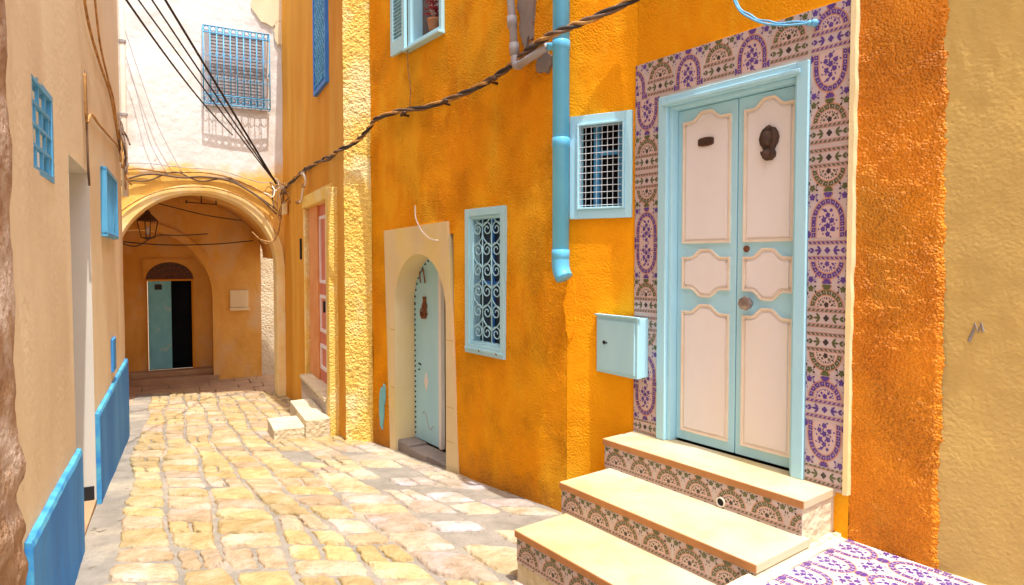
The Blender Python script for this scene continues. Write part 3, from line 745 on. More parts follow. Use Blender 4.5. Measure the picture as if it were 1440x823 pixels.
b.prism(R2, [(kx-0.02, kz+0.10), (kx+0.03, kz+0.10), (kx+0.022, kz+0.05), (kx+0.045, kz+0.01), (kx+0.03, kz-0.03), (kx+0.05, kz-0.07), (kx+0.02, kz-0.115), (kx-0.025, kz-0.11), (kx-0.045, kz-0.06), (kx-0.02, kz-0.03), (kx-0.04, kz+0.01), (kx-0.012, kz+0.05)], LD, LD+0.02)
b.tube([R2(kx+0.04*math.cos(q), LD+0.03, kz-0.06+0.05*math.sin(q)) for q in [2*math.pi*i/14 for i in range(15)]], 0.009, 6)
obj('door_knocker', b, 'rust', lf)
b = B(); b.tube([R2(-2.33, LD+0.01, 1.60), R2(-2.36, LD+0.03, 1.57), R2(-2.36, LD+0.02, 1.47)], 0.007, 6); b.tube([R2(-2.33, LD+0.01, 1.60), R2(-2.28, LD+0.03, 1.58), R2(-2.27, LD+0.02, 1.47)], 0.007, 6)
obj('upper_ring', b, 'rust', lf)
b = B(); b.prism(R2, [(-2.29, 0.60), (-2.25, 0.50), (-2.29, 0.40), (-2.33, 0.50)], LD, LD+0.003); obj('painted_diamond', b, 'panel', lf)
b = B(); b.tube([R2(-2.36+0.02*i, LD+0.002, 0.17+0.05*math.sin(i*0.7)-0.012*i) for i in range(12)], 0.0035, 5); obj('scratch', b, 'grey_pipe', lf)
b = B(); b.prism(R2, [(AC+0.03, -0.1), (AC+0.075, -0.1), (AC+0.075, arch_z(AC+0.075)), (AC+0.03, arch_z(AC+0.03))], LD-0.02, LD+0.02); obj('astragal', b, 'panel', lf)
# other leaf stands ajar: hinged on the near jamb, swung inwards
hp = R2(AC+AR-0.005, LD-0.01, 0); a = rad(14)
ed = (-R2.e*math.cos(a)-R2.n*math.sin(a))
F2 = Frame((hp.x, hp.y), (-ed.x, -ed.y))
wl = AR-0.085
pts = [(-wl, -0.10), (0, -0.10)]+[(-wl*i/12, arch_z(AC+AR-wl*i/12)-0.01) for i in range(13)]
l2 = obj('door_leaf', B().prism(F2, pts, -0.04, 0.0), 'sky_blue', house, label='sky blue leaf standing ajar')
b = B(); b.box(F2, -wl+0.03, -wl+0.07, 0, 0.03, 0.64, 0.70); b.ball(F2(-wl+0.05, 0.03, 0.70), 0.022, n=5); obj('latch', b, 'rust', l2)
obj('door_recess', B().box(R2, AC-AR-0.02, AC+AR+0.02, -0.60, -0.55, -0.3, 1.9), 'dark', house)
b = B()
for s0, s1, d0, d1, z1 in ((-2.55, -2.28, -0.20, -0.01, -0.10), (-2.27, -1.92, -0.20, 0.01, -0.115), (-1.91, -1.56, -0.20, 0.005, -0.105)): b.box(R2, s0, s1, d0, d1, -0.4, z1)
obj('door_sill', b, 'grey_patch', house, bevel=0.012)

# shuttered window upstairs
b = B(); ring(b, R2, -2.20, -1.585, 3.665, 5.0, 0.055, 0.045, 0.045, 0, -0.10, 0.03)
b.box(R2, -2.24, -1.57, 0.0, 0.07, 3.640, 3.664)
win = obj('window', b, 'sky_blue', house, bevel=0.004, label='open shuttered window upstairs')
b = B(); recess(b, R2, -2.17, -1.62, 3.69, 5.0, -0.1, -0.7); obj('window_recess', b, 'grey_patch', win)
b = B(); b.box(R2, -2.03, -1.99, -0.2, -0.15, 3.7, 5.0); obj('casement', b, 'panel', win)
def shutter(F, s0, s1, z0, z1, d):
    f = B(); ring(f, F, s0, s1, z0, z1, 0.05, 0.05, 0.13, 0.05, d, d+0.03)
    z = z0+0.14
    while z < z1-0.06:
        P_ = [F(s0+0.05, d+0.004, z+0.022), F(s1-0.05, d+0.004, z+0.022), F(s1-0.05, d+0.026, z), F(s0+0.05, d+0.026, z), F(s0+0.05, d+0.002, z+0.016), F(s1-0.05, d+0.002, z+0.016), F(s1-0.05, d+0.024, z-0.006), F(s0+0.05, d+0.024, z-0.006)]
        f.add(P_, [(0, 1, 2, 3), (4, 7, 6, 5), (0, 4, 5, 1), (2, 6, 7, 3), (0, 3, 7, 4), (1, 5, 6, 2)]); z += 0.034
    f.box(F, s0+0.05, s1-0.05, d, d+0.0015, z0+0.13, z1-0.05)
    return f
obj('shutter', shutter(R2, -2.49, -2.205, 3.66, 5.0, 0.035), 'sky_blue', win, label='left shutter folded flat against the wall')
hp = R2(-1.63, 0.02, 0); a = rad(108); ed = R2.e*math.cos(a)-R2.n*math.sin(a)
F3 = Frame((hp.x, hp.y), (-ed.x, -ed.y))
obj('shutter', shutter(F3, -0.33, 0.0, 3.74, 5.0, -0.02), 'sky_blue', win)

# flaked cement behind the grey pipe
b = B()
def blob(F, cs, cz, rs_, rz, d0, d1, seed, n=30):
    return [(cs+rs_*math.cos(q)*(1+0.35*noise.fractal(Vector((math.cos(q)*1.9, math.sin(q)*1.9, seed)), 0.7, 2.0, 4)), cz+rz*math.sin(q)*(1+0.35*noise.fractal(Vector((math.cos(q)*1.9+5, math.sin(q)*1.9, seed)), 0.7, 2.0, 4))) for q in [2*math.pi*i/n for i in range(n)]]
b.prism(R2, blob(R2, -0.42, 3.50, 0.09, 0.26, 0, 0, 1.0, 60), -0.01, 0.022); b.prism(R2, blob(R2, -0.36, 3.19, 0.035, 0.06, 0, 0, 2.0), -0.01, 0.022)
b.prism(R2, blob(R2, -0.22, 3.06, 0.09, 0.07, 0, 0, 3.0), -0.01, 0.024)
obj('cement_patch', b, 'grey_patch', house)
b = B(); b.prism(R2, blob(R2, -2.86, 0.16, 0.055, 0.20, 0, 0, 4.0), -0.012, 0.014); b.prism(R2, blob(R2, -2.80, 0.30, 0.03, 0.10, 0, 0, 5.0), -0.012, 0.014)
obj('paint_patch', b, 'turq', house, label='turquoise paint showing low on the wall')
b = B(); b.prism(RB, blob(RB, -0.455, 1.36, 0.045, 0.19, 0, 0, 6.0), -0.012, 0.008); obj('plaster_patch', b, 'orange_flat', house)

# ------------------------------------------------------------------ steps
st = thing('door_steps', R1(0.65, 0.55, 0.0), 'three cream marble steps with tiled risers below the double door', 'steps')
SP = [(0.118, 1.335, 1.063, 0.269, -0.12, 0.095, 0.66), (0.062, 1.305, 0.700, 0.432, 0.10, 0.232, 0.27), (0.000, 1.285, 0.294, 0.600, 0.25, 0.396, -0.05)]
for (s0, s1, df, zt_, zb, _, db) in SP:
    stp = obj('step', B().box(R1, s0+0.01, s1-0.01, db, df-0.012, zb, zt_-0.038), 'white_plaster', st, bevel=0.006)
    b = B(); b.box(R1, s0, s1, db, df-0.004, zt_-0.038, zt_, 0); b.box(R1, s0+0.002, s1-0.002, df-0.0038, df, zt_-0.037, zt_-0.002, 1)
    tr = obj('tread', b, ['marble', 'nosing'], stp, bevel=0.007)
    b = B(); rz1 = zt_-0.040; rz0 = rz1-0.132
    b.box(R1, s0+0.012, s1-0.012, df-0.013, df-0.0085, rz0, rz1, 0)
    ss = s0+0.012; k = 0
    while ss < s1-0.03:
        wd = min(0.196, s1-0.012-ss); uh = wd/0.196
        mid = (zt_ > 0.55 and k == 3)
        f = (lambda ss, rz0, rz1, df: (lambda u, v, o_: R1(ss+0.196*u, df-0.008+o_, rz0+(rz1-rz0)*(v-0.31)/0.69)))(ss, rz0, rz1, df)
        tile(b, f, 'B', 'O', False, 0.31, 1.0, 0.0, uh, 0.010); ss += 0.198; k += 1
    obj('riser_tiles', b, TMATS, stp)
b = B(); c0 = R1(0.845, 0.294-0.010, 0.462)
prof = [(0.026, -0.02), (0.026, 0.012), (0.020, 0.012), (0.019, -0.02)]
b.lathe(c0, R1.n, prof, 18)
o = obj('drain_outlet', b, 'cable_white', st, smooth=False)
b = B(); b.lathe(c0, R1.n, [(0.0195, -0.012), (0.0195, 0.006)], 16); obj('outlet_hole', b, 'dark', o)

# tiled landing to the right of the steps
b = B(); LZ = 0.372
b.box(R1, 1.300, 2.6, -0.03, 1.25, -0.3, LZ-0.004, 0)
for i in range(5):
    for j in range(6):
        s0, d1 = 1.345+0.2*i, 0.002+0.2*(j+1)
        f = (lambda s0, d1, i, j: (lambda u, v, o_: R1(s0+0.2*v, d1-0.2*u, LZ+o_)))(s0, d1, i, j)
        dsg = 'A' if (i+j*2) % 3 != 1 else 'B'
        tile(b, f, 'A' if i % 2 == 0 else 'A', 'P', i % 2 == 1)
obj('tiled_landing', b, ['grout', 'glaze_sunlit', 'glaze_sunlit', 'g_purple', 'g_pink', 'g_olive', 'g_dark', 'glaze_sunlit'], loc=R1(1.5, 0.4, 0), kind='structure')
b = B()   # plaster fillet where the landing meets the step cheeks
b.box(R1, 1.268, 1.312, -0.03, 0.69, 0.2, 0.386)
P_ = []
for i in range(27):
    d = 0.02+i*0.04; h = 0.012+0.010*noise.noise(Vector((d*7, 0, 0)))
    wd = 0.02+0.015*noise.noise(Vector((d*6, 3, 0)))
    P_ += [R1(1.27, d, LZ+h), R1(1.305+wd*0.3, d, LZ+h*0.8), R1(1.325+wd, d, LZ+0.002)]
b.add(P_, [(3*i+j, 3*i+j+1, 3*i+j+4, 3*i+j+3) for i in range(26) for j in range(2)])
obj('plaster_fillet', b, 'white_plaster', st, smooth=True)

# ------------------------------------------------------------------ neighbouring wall at the right edge
nb = thing('plastered_wall', NB(0.3, 0, 0.3), 'sandy yellow plastered wall with a grey scrawl at the right edge', 'wall')
b = B()
def d_nb(s, z):
    p = NB(s, 0, z); e = max(0, 1-s/0.03)
    return 0.004+0.010*nz(p, 1.6, 2)+0.0015*nz(p, 9, 3)+0.005*max(0, nz((p[0]*30, p[1]*30, p[2]*7), 1.0, 2))*max(0, min(1, (z-2.15)*3))
wall_sheet(b, NB, -0.035, 0.55, -0.1, 3.2, 0.013, (), d_nb); wall_sheet(b, NB, 0.55, 2.6, -0.1, 3.2, 0.08, (), d_nb); wall_sheet(b, NB, -0.035, 2.6, 3.2, 6.4, 0.2, (), lambda s, z: 0.03)
P_ = []
for i in range(331):
    z = -0.1+i*0.01; k = 0.012*noise.noise(Vector((z*45, 0, 0)))+0.010*noise.noise(Vector((z*110, 2, 0)))-0.012
    P_ += [NB(-0.035, d_nb(-0.035, z), z), NB(-0.050+k, 0.008+0.5*k, z), NB(-0.045+k, -0.004, z), NB(-0.02, -0.06, z)]
b.add(P_, [(4*i+j, 4*i+j+1, 4*i+j+5, 4*i+j+4) for i in range(330) for j in range(3)])
b.add([NB(-0.03, -0.3, 6.4), NB(2.6, -0.3, 6.4), NB(2.6, 0.03, 6.4), NB(-0.03, 0.03, 6.4), NB(2.6, -0.3, -0.1), NB(2.6, 0.03, -0.1)], [(0, 1, 2, 3), (1, 2, 5, 4)])
obj('wall', b, 'sand_plaster', nb, smooth=True)
b = B(); gs = [(0.078, 1.370), (0.090, 1.405), (0.095, 1.438), (0.107, 1.405), (0.118, 1.442), (0.124, 1.405)]
b.tube([NB(s, d_nb(s, z)+0.0005, z) for s, z in gs], 0.0055, 6)
b.tube([NB(s, d_nb(s, z)+0.0005, z) for s, z in ((0.076, 1.360), (0.082, 1.385))], 0.006, 6)
obj('scrawl', b, 'grey_patch', nb)

# ------------------------------------------------------------------ far orange house
fh = thing('ochre_house', FA(-1.5, 0, -0.4), 'ochre orange house with a salmon door before the archway', 'house')
b = B()
D0, D1, DZB, DZT = -2.28, -0.50, 0.12, 2.43
wall_sheet(b, FA, -4.7, 0.0, -0.9, 7.0, 0.06, [(D0, D1, -0.9, DZT)], lambda s, z: 0.016*nz(FA(s, 0, z), 1.1, 2)*min(1, -s/0.3)+0.003*nz(FA(s, 0, z), 9, 2))
b.add([FA(-4.7, -1.0, -0.9), FA(0, -0.4, -0.9), FA(-4.7, -1.0, 7), FA(0, -0.4, 7), FA(-4.7, 0, 7), FA(0, 0, 7), FA(-4.7, 0, -0.9)], [(0, 1, 3, 2), (2, 3, 5, 4), (0, 2, 4, 6)])
b.add([FA(0, 0, 6.6), EN(0.29, 0, 6.6), FA(0, 0, 7), EN(0.29, 0, 7), FA(0, -0.5, 7)], [(0, 1, 3, 2), (2, 3, 4)])
obj('wall', b, 'far_orange', fh, smooth=True)
b = B(); b.box(FA, -0.50, -0.34, -0.25, 0.100, -0.5, 2.50); b.box(FA, -2.38, -0.502, -0.25, 0.045, 2.40, 2.56); b.box(FA, -2.36, -2.285, -0.25, 0.03, -0.5, 2.398)
sur = obj('door_surround', b, 'yellow_rough', fh, bevel=0.012)
b = B(); b.box(FA, -2.28, -0.51, -0.10, -0.055, 0.13, 2.40)
dl = obj('door_leaf', b, 'pink', fh)
b = B()
for s0 in (-1.58, -1.05):
    for z0, z1 in ((0.30, 0.62), (0.78, 1.25), (1.40, 2.25)): ring(b, FA, s0, s0+0.42, z0, z1, 0.04, 0.04, 0.04, 0.04, -0.055, -0.035)
    
obj('panel_moulding', b, 'panel', dl)
obj('lock', B().box(FA, -1.30, -1.26, -0.055, -0.02, 1.04, 1.18), 'black', dl)
obj('inner_jamb', B().box(FA, -2.279, -1.66, -0.10, -0.028, 0.131, 2.398), 'salmon_plaster', fh, bevel=0.006)
b = B(); b.box(FA, -2.19, -0.502, -0.25, 0.13, 0.085, 0.135); obj('door_sill', b, 'white_plaster', fh, bevel=0.01)
b = B(); b.box(FA, -2.19, -0.502, -0.2, 0.105, -0.45, 0.083, 0)
for i in range(8):
    f = (lambda i: (lambda u, v, o_: FA(-2.18+0.205*i+0.2*u, 0.107+o_, -0.10+0.18*v)))(i); tile(b, f, 'B', 'O')
obj('riser_tiles', b, TMATS, fh)
# blue lattice window high on the wall
b = B(); ring(b, FA, -1.44, -0.69, 3.73, 5.5, 0.05, 0.05, 0.05, 0.05, 0.0, 0.045); win = obj('window', b, 'deep_blue', fh, label='tall bright blue lattice window')
b = B(); b.box(FA, -1.39, -0.74, 0.0, 0.02, 3.78, 5.45); obj('lattice_backing', b, 'deep_blue', win)
b = B()
for i in range(18):
    z = 3.72+i*0.1
    for sg in (-1, 1):
        p = []
        for j in range(9):
            t_ = j/8; zz = z+sg*(t_-0.5)*0.65
            if 3.79 < zz < 5.44: p.append(FA(-1.385+0.64*t_, 0.028, zz))
        if len(p) > 1: b.tube(p, 0.011, 5)
for i in range(16):
    for j in range(6): b.ball(FA(-1.34+0.11*j+(0.055 if i % 2 else 0), 0.03, 3.83+0.105*i), 0.02, n=4)
obj('lattice', b, 'window_blue', win)
obj('letter_slot', B().box(FA, -2.745, -2.69, -0.02, 0.022, 1.70, 2.0), 'black', fh)
stp = thing('house_steps', FA(-0.8, 0.4, -0.25), 'two whitewashed stone steps below the salmon door', 'steps')
b = B()
def lump(b, F, s0, s1, d0, d1, z0, z1):
    P_ = []
    nxs, nys = 10, 8
    for j in range(nys+1):
        for i in range(nxs+1):
            s = s0+(s1-s0)*i/nxs; d = d0+(d1-d0)*j/nys
            P_.append(F(s, d, z1+0.006*noise.noise(Vector((s*6, d*6, 0)))))
    fs = [(j*(nxs+1)+i, j*(nxs+1)+i+1, (j+1)*(nxs+1)+i+1, (j+1)*(nxs+1)+i) for j in range(nys) for i in range(nxs)]
    k = len(P_); border = [i for i in range(nxs+1)]+[j*(nxs+1)+nxs for j in range(1, nys+1)]+[nys*(nxs+1)+i for i in range(nxs-1, -1, -1)]+[j*(nxs+1) for j in range(nys-1, 0, -1)]
    for i in border: p = P_[i]; P_.append(Vector((p.x, p.y, z0)))
    m_ = len(border)
    fs += [(border[i], border[(i+1) % m_], k+(i+1) % m_, k+i) for i in range(m_)]
    b.add(P_, fs)
lump(b, FA, -1.45, -0.33, 0.10, 0.365, -0.7, -0.055); obj('upper_step', b, 'yellow_rough' if False else 'white_plaster', stp, bevel=0.01)
b = B(); lump(b, FA, -0.92, -0.36, 0.367, 0.69, -0.7, -0.125); obj('lower_step', b, 'white_plaster', stp, bevel=0.01)

# ------------------------------------------------------------------ white house over the archway
wh = thing('archway_house', WH(-1.3, 0, -0.65), 'whitewashed house bridging the street on an ochre archway', 'house')
AX, AW, AZ = -1.272, 1.150, 1.595
def wa(s):
    x = abs(s-AX)/AW
    return AZ+AW*math.sqrt(1-x*x) if x < 1 else -0.9
S_ = sorted(set([AX-AW*math.cos(math.pi*i/48) for i in range(49)]))
b = B()
dw = lambda s, z: 0.022*nz(WH(s, 0, z), 0.9, 3)+0.004*nz(WH(s, 0, z), 6, 2)
inn = S_[:]; inn[0] += 1e-4; inn[-1] -= 1e-4
# left jamb, right jamb, and the wall above
wall_sheet(b, WH, -4.2, AX-AW, -0.9, 6.8, 0.12, (), dw); wall_sheet(b, WH, AX+AW, 0.3, -0.9, 6.8, 0.06, (), dw)
col_sheet(b, WH, inn, lambda s: wa(s) if AX-AW < s < AX+AW else AZ, 6.8, 60, dw)
b.add([WH(-4.2, 0, 6.8), WH(0.3, 0, 6.8), WH(0.3, -0.38, 6.8), WH(-4.2, -0.38, 6.8), WH(0.3, -0.38, -0.9), WH(0.3, 0, -0.9), WH(-4.2, -0.38, 3.4), WH(0.3, -0.38, 3.4)], [(0, 1, 2, 3), (1, 2, 4, 5), (3, 2, 7, 6)])
obj('wall', b, 'white_wall', wh, smooth=True)
b = B(); n = 40
oi = [(AX-AW, -0.8)]+[(AX-AW*math.cos(math.pi*i/n), AZ+AW*math.sin(math.pi*i/n)) for i in range(n+1)]+[(AX+AW, -0.8)]
def ow(i): return 0.13+0.02*noise.noise(Vector((i*0.4, 0, 0)))
oo = [(AX-AW-0.13, -0.8)]+[(AX-(AW+ow(i))*math.cos(math.pi*i/n), AZ+(AW+ow(i))*math.sin(math.pi*i/n)) for i in range(n+1)]+[(AX+AW+0.13, -0.8)]
b.band(WH, oo, oi, -0.40, 0.050, closed=False)
obj('arch_ring', b, 'arch', wh, bevel=0.01)
b = B(); P_ = []   # vault of the passage
for i in range(25):
    q = math.pi*i/24; s = -1.75-1.68*math.cos(q); z = 1.70+1.15*math.sin(q)
    P_ += [WH(s, -0.36, z), WH(s, -2.4, z+0.04), WH(s, -2.4, z+0.36), WH(s, -0.36, z+0.36)]
b.add(P_, [(4*i+j, 4*i+(j+1) % 4, 4*i+4+(j+1) % 4, 4*i+4+j) for i in range(24) for j in range(4)])
b.add([WH(-3.43, -0.36, -0.9), WH(-3.43, -2.4, -0.9), WH(-3.43, -2.4, 1.75), WH(-3.43, -0.36, 1.75)], [(0, 1, 2, 3)])
obj('vault', b, 'tunnel', wh, smooth=True)
BX, BW, BZ = -2.22, 1.22, 0.98   # bay arch in front of the end wall
def ba(s):
    x = abs(s-BX)/BW
    return BZ+1.28*math.sqrt(1-x*x) if x < 1 else BZ
S2 = sorted([BX-BW*math.cos(math.pi*i/40) for i in range(41)]); S2[0] += 1e-4; S2[-1] -= 1e-4
b = B(); db = lambda s, z: -2.35+0.03*nz(WH(s, 0, z), 1.3, 2)
col_sheet(b, WH, S2, ba, 3.4, 30, db); wall_sheet(b, WH, BX+BW, -0.12, -0.9, 3.4, 0.1, (), db)
P_ = []
for i in range(41):
    s = S2[i]; P_ += [WH(s, -2.35, ba(s)), WH(s, -2.80, ba(s))]
b.add(P_, [(2*i, 2*i+1, 2*i+3, 2*i+2) for i in range(40)])
b.add([WH(BX+BW, -2.33, -0.9), WH(BX+BW, -2.8, -0.9), WH(BX+BW, -2.8, BZ), WH(BX+BW, -2.33, BZ)], [(0, 1, 2, 3)])
b.band(WH, [(BX-(BW+0.14)*math.cos(math.pi*i/30), BZ+1.42*math.sin(math.pi*i/30)) for i in range(15, 31)]+[(BX+BW+0.14, -0.8)], [(BX-BW*math.cos(math.pi*i/30), BZ+1.28*math.sin(math.pi*i/30)) for i in range(15, 31)]+[(BX+BW, -0.8)], -2.36, -2.29, closed=False)
obj('bay_wall', b, 'tunnel', wh, smooth=False)
b = B(); wall_sheet(b, WH, -3.6, -0.9, -0.9, 3.4, 0.12, [(-2.11, -1.335, -0.9, 1.63)], lambda s, z: -2.8+0.01*nz(WH(s, 0, z), 1.5, 2))
obj('end_wall', b, 'tunnel', wh, smooth=True)
b = B(); wall_sheet(b, WH, -0.14, 1.4, -0.9, 3.0, 0.1, (), lambda s, z: -2.55-0.06*s+0.03*nz(WH(s, 0, z), 1.8, 2)); obj('sunlit_yard_wall', b, 'white_plaster', wh, smooth=True)
b = B(); b.box(WH, -3.5, -0.9, -2.8, -2.28, -0.8, -0.53); b.box(WH, -3.5, -1.0, -2.8, -2.5, -0.529, -0.43); obj('passage_step', b, 'slab', wh, bevel=0.01)
# niche stone
b = B(); b.box(WH, -0.69, -0.36, -2.36, -2.30, 0.76, 1.10); b.box(WH, -0.70, -0.345, -2.36, -2.26, 0.70, 0.757); obj('niche_stone', b, 'surround', wh, bevel=0.01)
# passage door
b = B(); DLh = 1.30
lf = obj('door_leaf', B().box(WH, -2.095, -1.705, -2.80, -2.76, -0.41, 1.285), 'turq', wh, bevel=0.004, label='turquoise leaf, closed')
b = B(); b.box(WH, -2.06, -1.74, -2.76, -2.752, -0.35, 0.15); b.box(WH, -2.06, -1.74, -2.76, -2.752, 0.25, 1.0); obj('door_panel', b, 'turq', lf, bevel=0.003)
obj('number_plaque', B().box(WH, -1.98, -1.86, -2.76, -2.745, 1.12, 1.22), 'black', lf)
b = B(); recess(b, WH, -2.10, -1.345, -0.43, 1.62, -2.81, -3.6); obj('dark_doorway', b, 'dark', wh)
b = B(); ring(b, WH, -2.125, -1.32, -0.43, 1.315, 0.02, 0.03, 0, 0.03, -2.80, -2.745); obj('door_frame', b, 'far_orange', wh)
fan_c = -1.7225; fw = 0.41
pts = [(fan_c+fw*math.cos(math.pi*i/20), 1.315+0.335*math.sin(math.pi*i/20)) for i in range(21)]
b = B(); K = 20
orc = [(fan_c+0.46*max(-1, min(1, 1.5*math.cos(math.pi*i/K))), 1.316+0.40*max(0, min(1, 1.5*math.sin(math.pi*i/K)))) for i in range(K+1)]
b.band(WH, orc, pts, -2.815, -2.765, closed=False); obj('fanlight_arch', b, 'tunnel', wh)
b = B(); b.prism(WH, pts, -2.79, -2.775); fl = obj('fanlight', b, 'iron', wh)
b = B()
for i in range(1, 12):
    q = math.pi*i/12; b.tube([WH(fan_c+0.08*math.cos(q), -2.768, 1.33+0.06*math.sin(q)), WH(fan_c+(fw-0.02)*math.cos(q), -2.768, 1.315+0.315*math.sin(q))], 0.007, 5)
for rr_ in (0.35, 0.68, 0.97): b.tube([WH(fan_c+fw*rr_*math.cos(math.pi*i/16), -2.766, 1.322+0.33*rr_*math.sin(math.pi*i/16)) for i in range(17)], 0.008, 5)
b.box(WH, fan_c-fw, fan_c+fw, -2.78, -2.75, 1.306, 1.335)
obj('fanlight_grille', b, 'rust', fl)
# window with projecting grille
W0, W1, WZ0, WZ1 = -1.178, -0.212, 4.13, 5.34
b = B(); ring(b, WH, W0+0.03, W1-0.03, WZ0, WZ1-0.02, 0.06, 0.06, 0.06, 0.06, -0.02, 0.03)
b.box(WH, W0+0.09, W1-0.09, -0.02, 0.008, WZ0+0.06, WZ1-0.08, 0)
z = WZ0+0.1
while z < WZ1-0.12:
    b.box(WH, W0+0.10, -0.705, 0.009, 0.020, z, z+0.03); b.box(WH, -0.685, W1-0.10, 0.009, 0.020, z, z+0.03); z += 0.052
b.box(WH, -0.70, -0.69, 0.009, 0.028, WZ0+0.06, WZ1-0.08)
win = obj('window', b, 'grey_pipe', wh, label='louvred window behind a blue cage')
b = B(); gd = 0.20
for i in range(11):
    s = W0+(W1-W0)*i/10; b.tube([WH(s, 0.0, WZ1), WH(s, gd, WZ1-0.02), WH(s, gd, WZ0), WH(s, 0.0, WZ0)] if i in (0, 10) else [WH(s, gd, WZ1-0.02), WH(s, gd, WZ0)], 0.010, 6)
for z in (WZ0, WZ0+0.14, WZ1-0.12, WZ1-0.02): b.tube([WH(W0, gd, z), WH(W1, gd, z)], 0.011, 6)
for z in (WZ0, WZ1-0.02, 4.7):
    for s in (W0, W1): b.tube([WH(s, 0, z), WH(s, gd, z)], 0.010, 6)
for zc in (WZ0+0.07, WZ1-0.07):
    for i in range(10):
        sc_ = W0+(W1-W0)*(i+0.5)/10; b.tube([WH(sc_+0.035*math.cos(q), gd, zc+0.045*math.sin(q)) for q in [2*math.pi*k/10 for k in range(11)]], 0.006, 5)
for i in range(10):
    sc_ = W0+(W1-W0)*(i+0.5)/10
    for zc in (4.5, 4.85): b.tube([WH(sc_-0.045, gd, zc+0.06), WH(sc_, gd, zc), WH(sc_+0.045, gd, zc+0.06)], 0.005, 5)
for i in range(8):
    s = W0+(W1-W0)*i/7; b.tube([WH(s, 0.0, WZ0), WH(s, gd, WZ0)], 0.006, 5)
obj('window_cage', b, 'window_blue', win, smooth=True)
b = B()
for q, (s, z, r1, r2, sd) in enumerate(((-0.10, 6.05, 0.42, 0.50, 1.0), (0.02, 5.45, 0.14, 0.25, 3.0))): b.prism(WH, blob(WH, s, z, r1, r2, 0, 0, sd), 0.0, 0.035)
obj('cream_patch', b, 'masonry' if False else 'cream', wh, bevel=0.008)  # raised cream patches high on the right of the wall

# ------------------------------------------------------------------ cream house on the left
lh = thing('cream_house', LE(0.2, 0, 0), 'cream plastered house with a blue dado and blue window grilles', 'house')
b = B()
N0, N1, NT = -0.27, 0.70, 2.30
dl_ = lambda s, z: 0.010*nz(LE(s, 0, z), 0.7, 2)+0.0015*nz(LE(s, 0, z), 12, 2)
wall_sheet(b, LE, -4.5, 3.60, -0.9, 7.0, 0.07, [(N0, N1, -0.9, NT), (-1.33, -0.82, 2.09, 2.485)], dl_)
b.add([LE(3.6, 0, -0.9), LE(3.6, -3, -0.9), LE(3.6, -3, 7), LE(3.6, 0, 7), LE(-4.5, 0, 7), LE(-4.5, -3, 7)], [(0, 1, 2, 3), (3, 2, 5, 4)])
obj('wall', b, 'cream', lh, smooth=True)
b = B(); recess(b, LE, N0, N1, -0.02, NT, 0.0, -0.75); rc = obj('door_recess', b, 'grey_wall', lh, label='pale grey doorway recess')
obj('skirting', B().box(LE, N1-0.014, N1-0.001, -0.74, -0.012, -0.02, 0.085), 'black', rc)
obj('recess_floor', B().box(LE, N0, N1, -0.75, 0.0, -0.3, -0.012), 'slab', rc)
for s0, s1 in ((-1.64, -0.235), (0.705, 3.605)):
    b = B(); S_ = lines(s0, s1, 0.03); k = len(b.v)
    rows = [(0.0, -0.6), (0.030, -0.6), (0.032, 0.0), (0.030, 0.3), (0.029, 0.572), (0.022, 0.594), (0.0, 0.600)]
    for d, z in rows:
        for s in S_: b.v.append(LE(s, d+dl_(s, z)+(0.003*nz(LE(s, 0, z), 9, 2) if d > 0 else 0), z+(0.005*noise.noise(Vector((s*8, 0, 0))) if z > 0.5 else 0)))
    n = len(S_)
    for j in range(len(rows)-1):
        for i in range(n-1): b.f.append([k+j*n+i, k+j*n+i+1, k+(j+1)*n+i+1, k+(j+1)*n+i]); b.m.append(1 if j >= 4 else 0)
    for i in (0, n-1): b.f.append([k+j*n+i for j in range(len(rows))]); b.m.append(1)
    obj('dado', b, ['blue', 'blue_edge'], lh)
b = B(); ring(b, LE, -1.345, -0.805, 2.075, 2.50, 0.035, 0.035, 0.03, 0.03, -0.03, 0.008); win = obj('window', b, 'window_blue', lh, label='blue barred window near the pillar')
obj('pane', B().box(LE, -1.33, -0.82, -0.09, -0.07, 2.08, 2.49), 'nosing' if False else 'sand_plaster', win)
b = B()
hz_ = [2.105+0.092*i for i in range(5)]
for z in hz_[1:-1]: b.box(LE, -1.31, -0.84, -0.014, 0.004, z-0.008, z+0.008)
for r in range(4):
    z0 = hz_[r]+(0.008 if r else 0); z1 = hz_[r+1]-(0.008 if r < 3 else 0)
    for i in range(3):
        s = -1.21+0.16*i+(0.08 if r % 2 else 0)
        if s < -0.86: b.box(LE, s-0.010, s+0.010, -0.012, 0.002, z0, z1)
obj('window_bars', b, 'window_blue', win)
b = B(); K0, K1, KZ0, KZ1, KD = 1.45, 2.45, 1.905, 2.435, 0.020
for s in (K0, K1): 
    b.box(LE, s-0.02, s+0.02, 0.0, KD+0.025, KZ0, KZ1)
for z in (KZ0, KZ1): b.box(LE, K0-0.02, K1+0.02, 0.0, KD+0.023, z-0.015, z+0.015)
win = obj('window', b, 'window_blue', lh, label='blue caged window beyond the doorway')
obj('pane', B().box(LE, K0+0.02, K1-0.02, 0.008, 0.02, KZ0+0.016, KZ1-0.016), 'glass', win)
b = B()
for i in range(9):
    s = K0+0.07+i*0.107; b.box(LE, s-0.012, s+0.012, KD+0.002, KD+0.018, KZ0+0.016, KZ1-0.016)
for i in range(3):
    z = KZ0+0.12+0.14*i; b.box(LE, K0+0.02, K1-0.02, KD-0.008, KD+0.001, z-0.01, z+0.01)
obj('window_bars', b, 'window_blue', win)
obj('meter_hatch', B().box(LE, 1.95, 2.22, -0.01, 0.024, 0.70, 0.99), 'blue', lh, bevel=0.004)

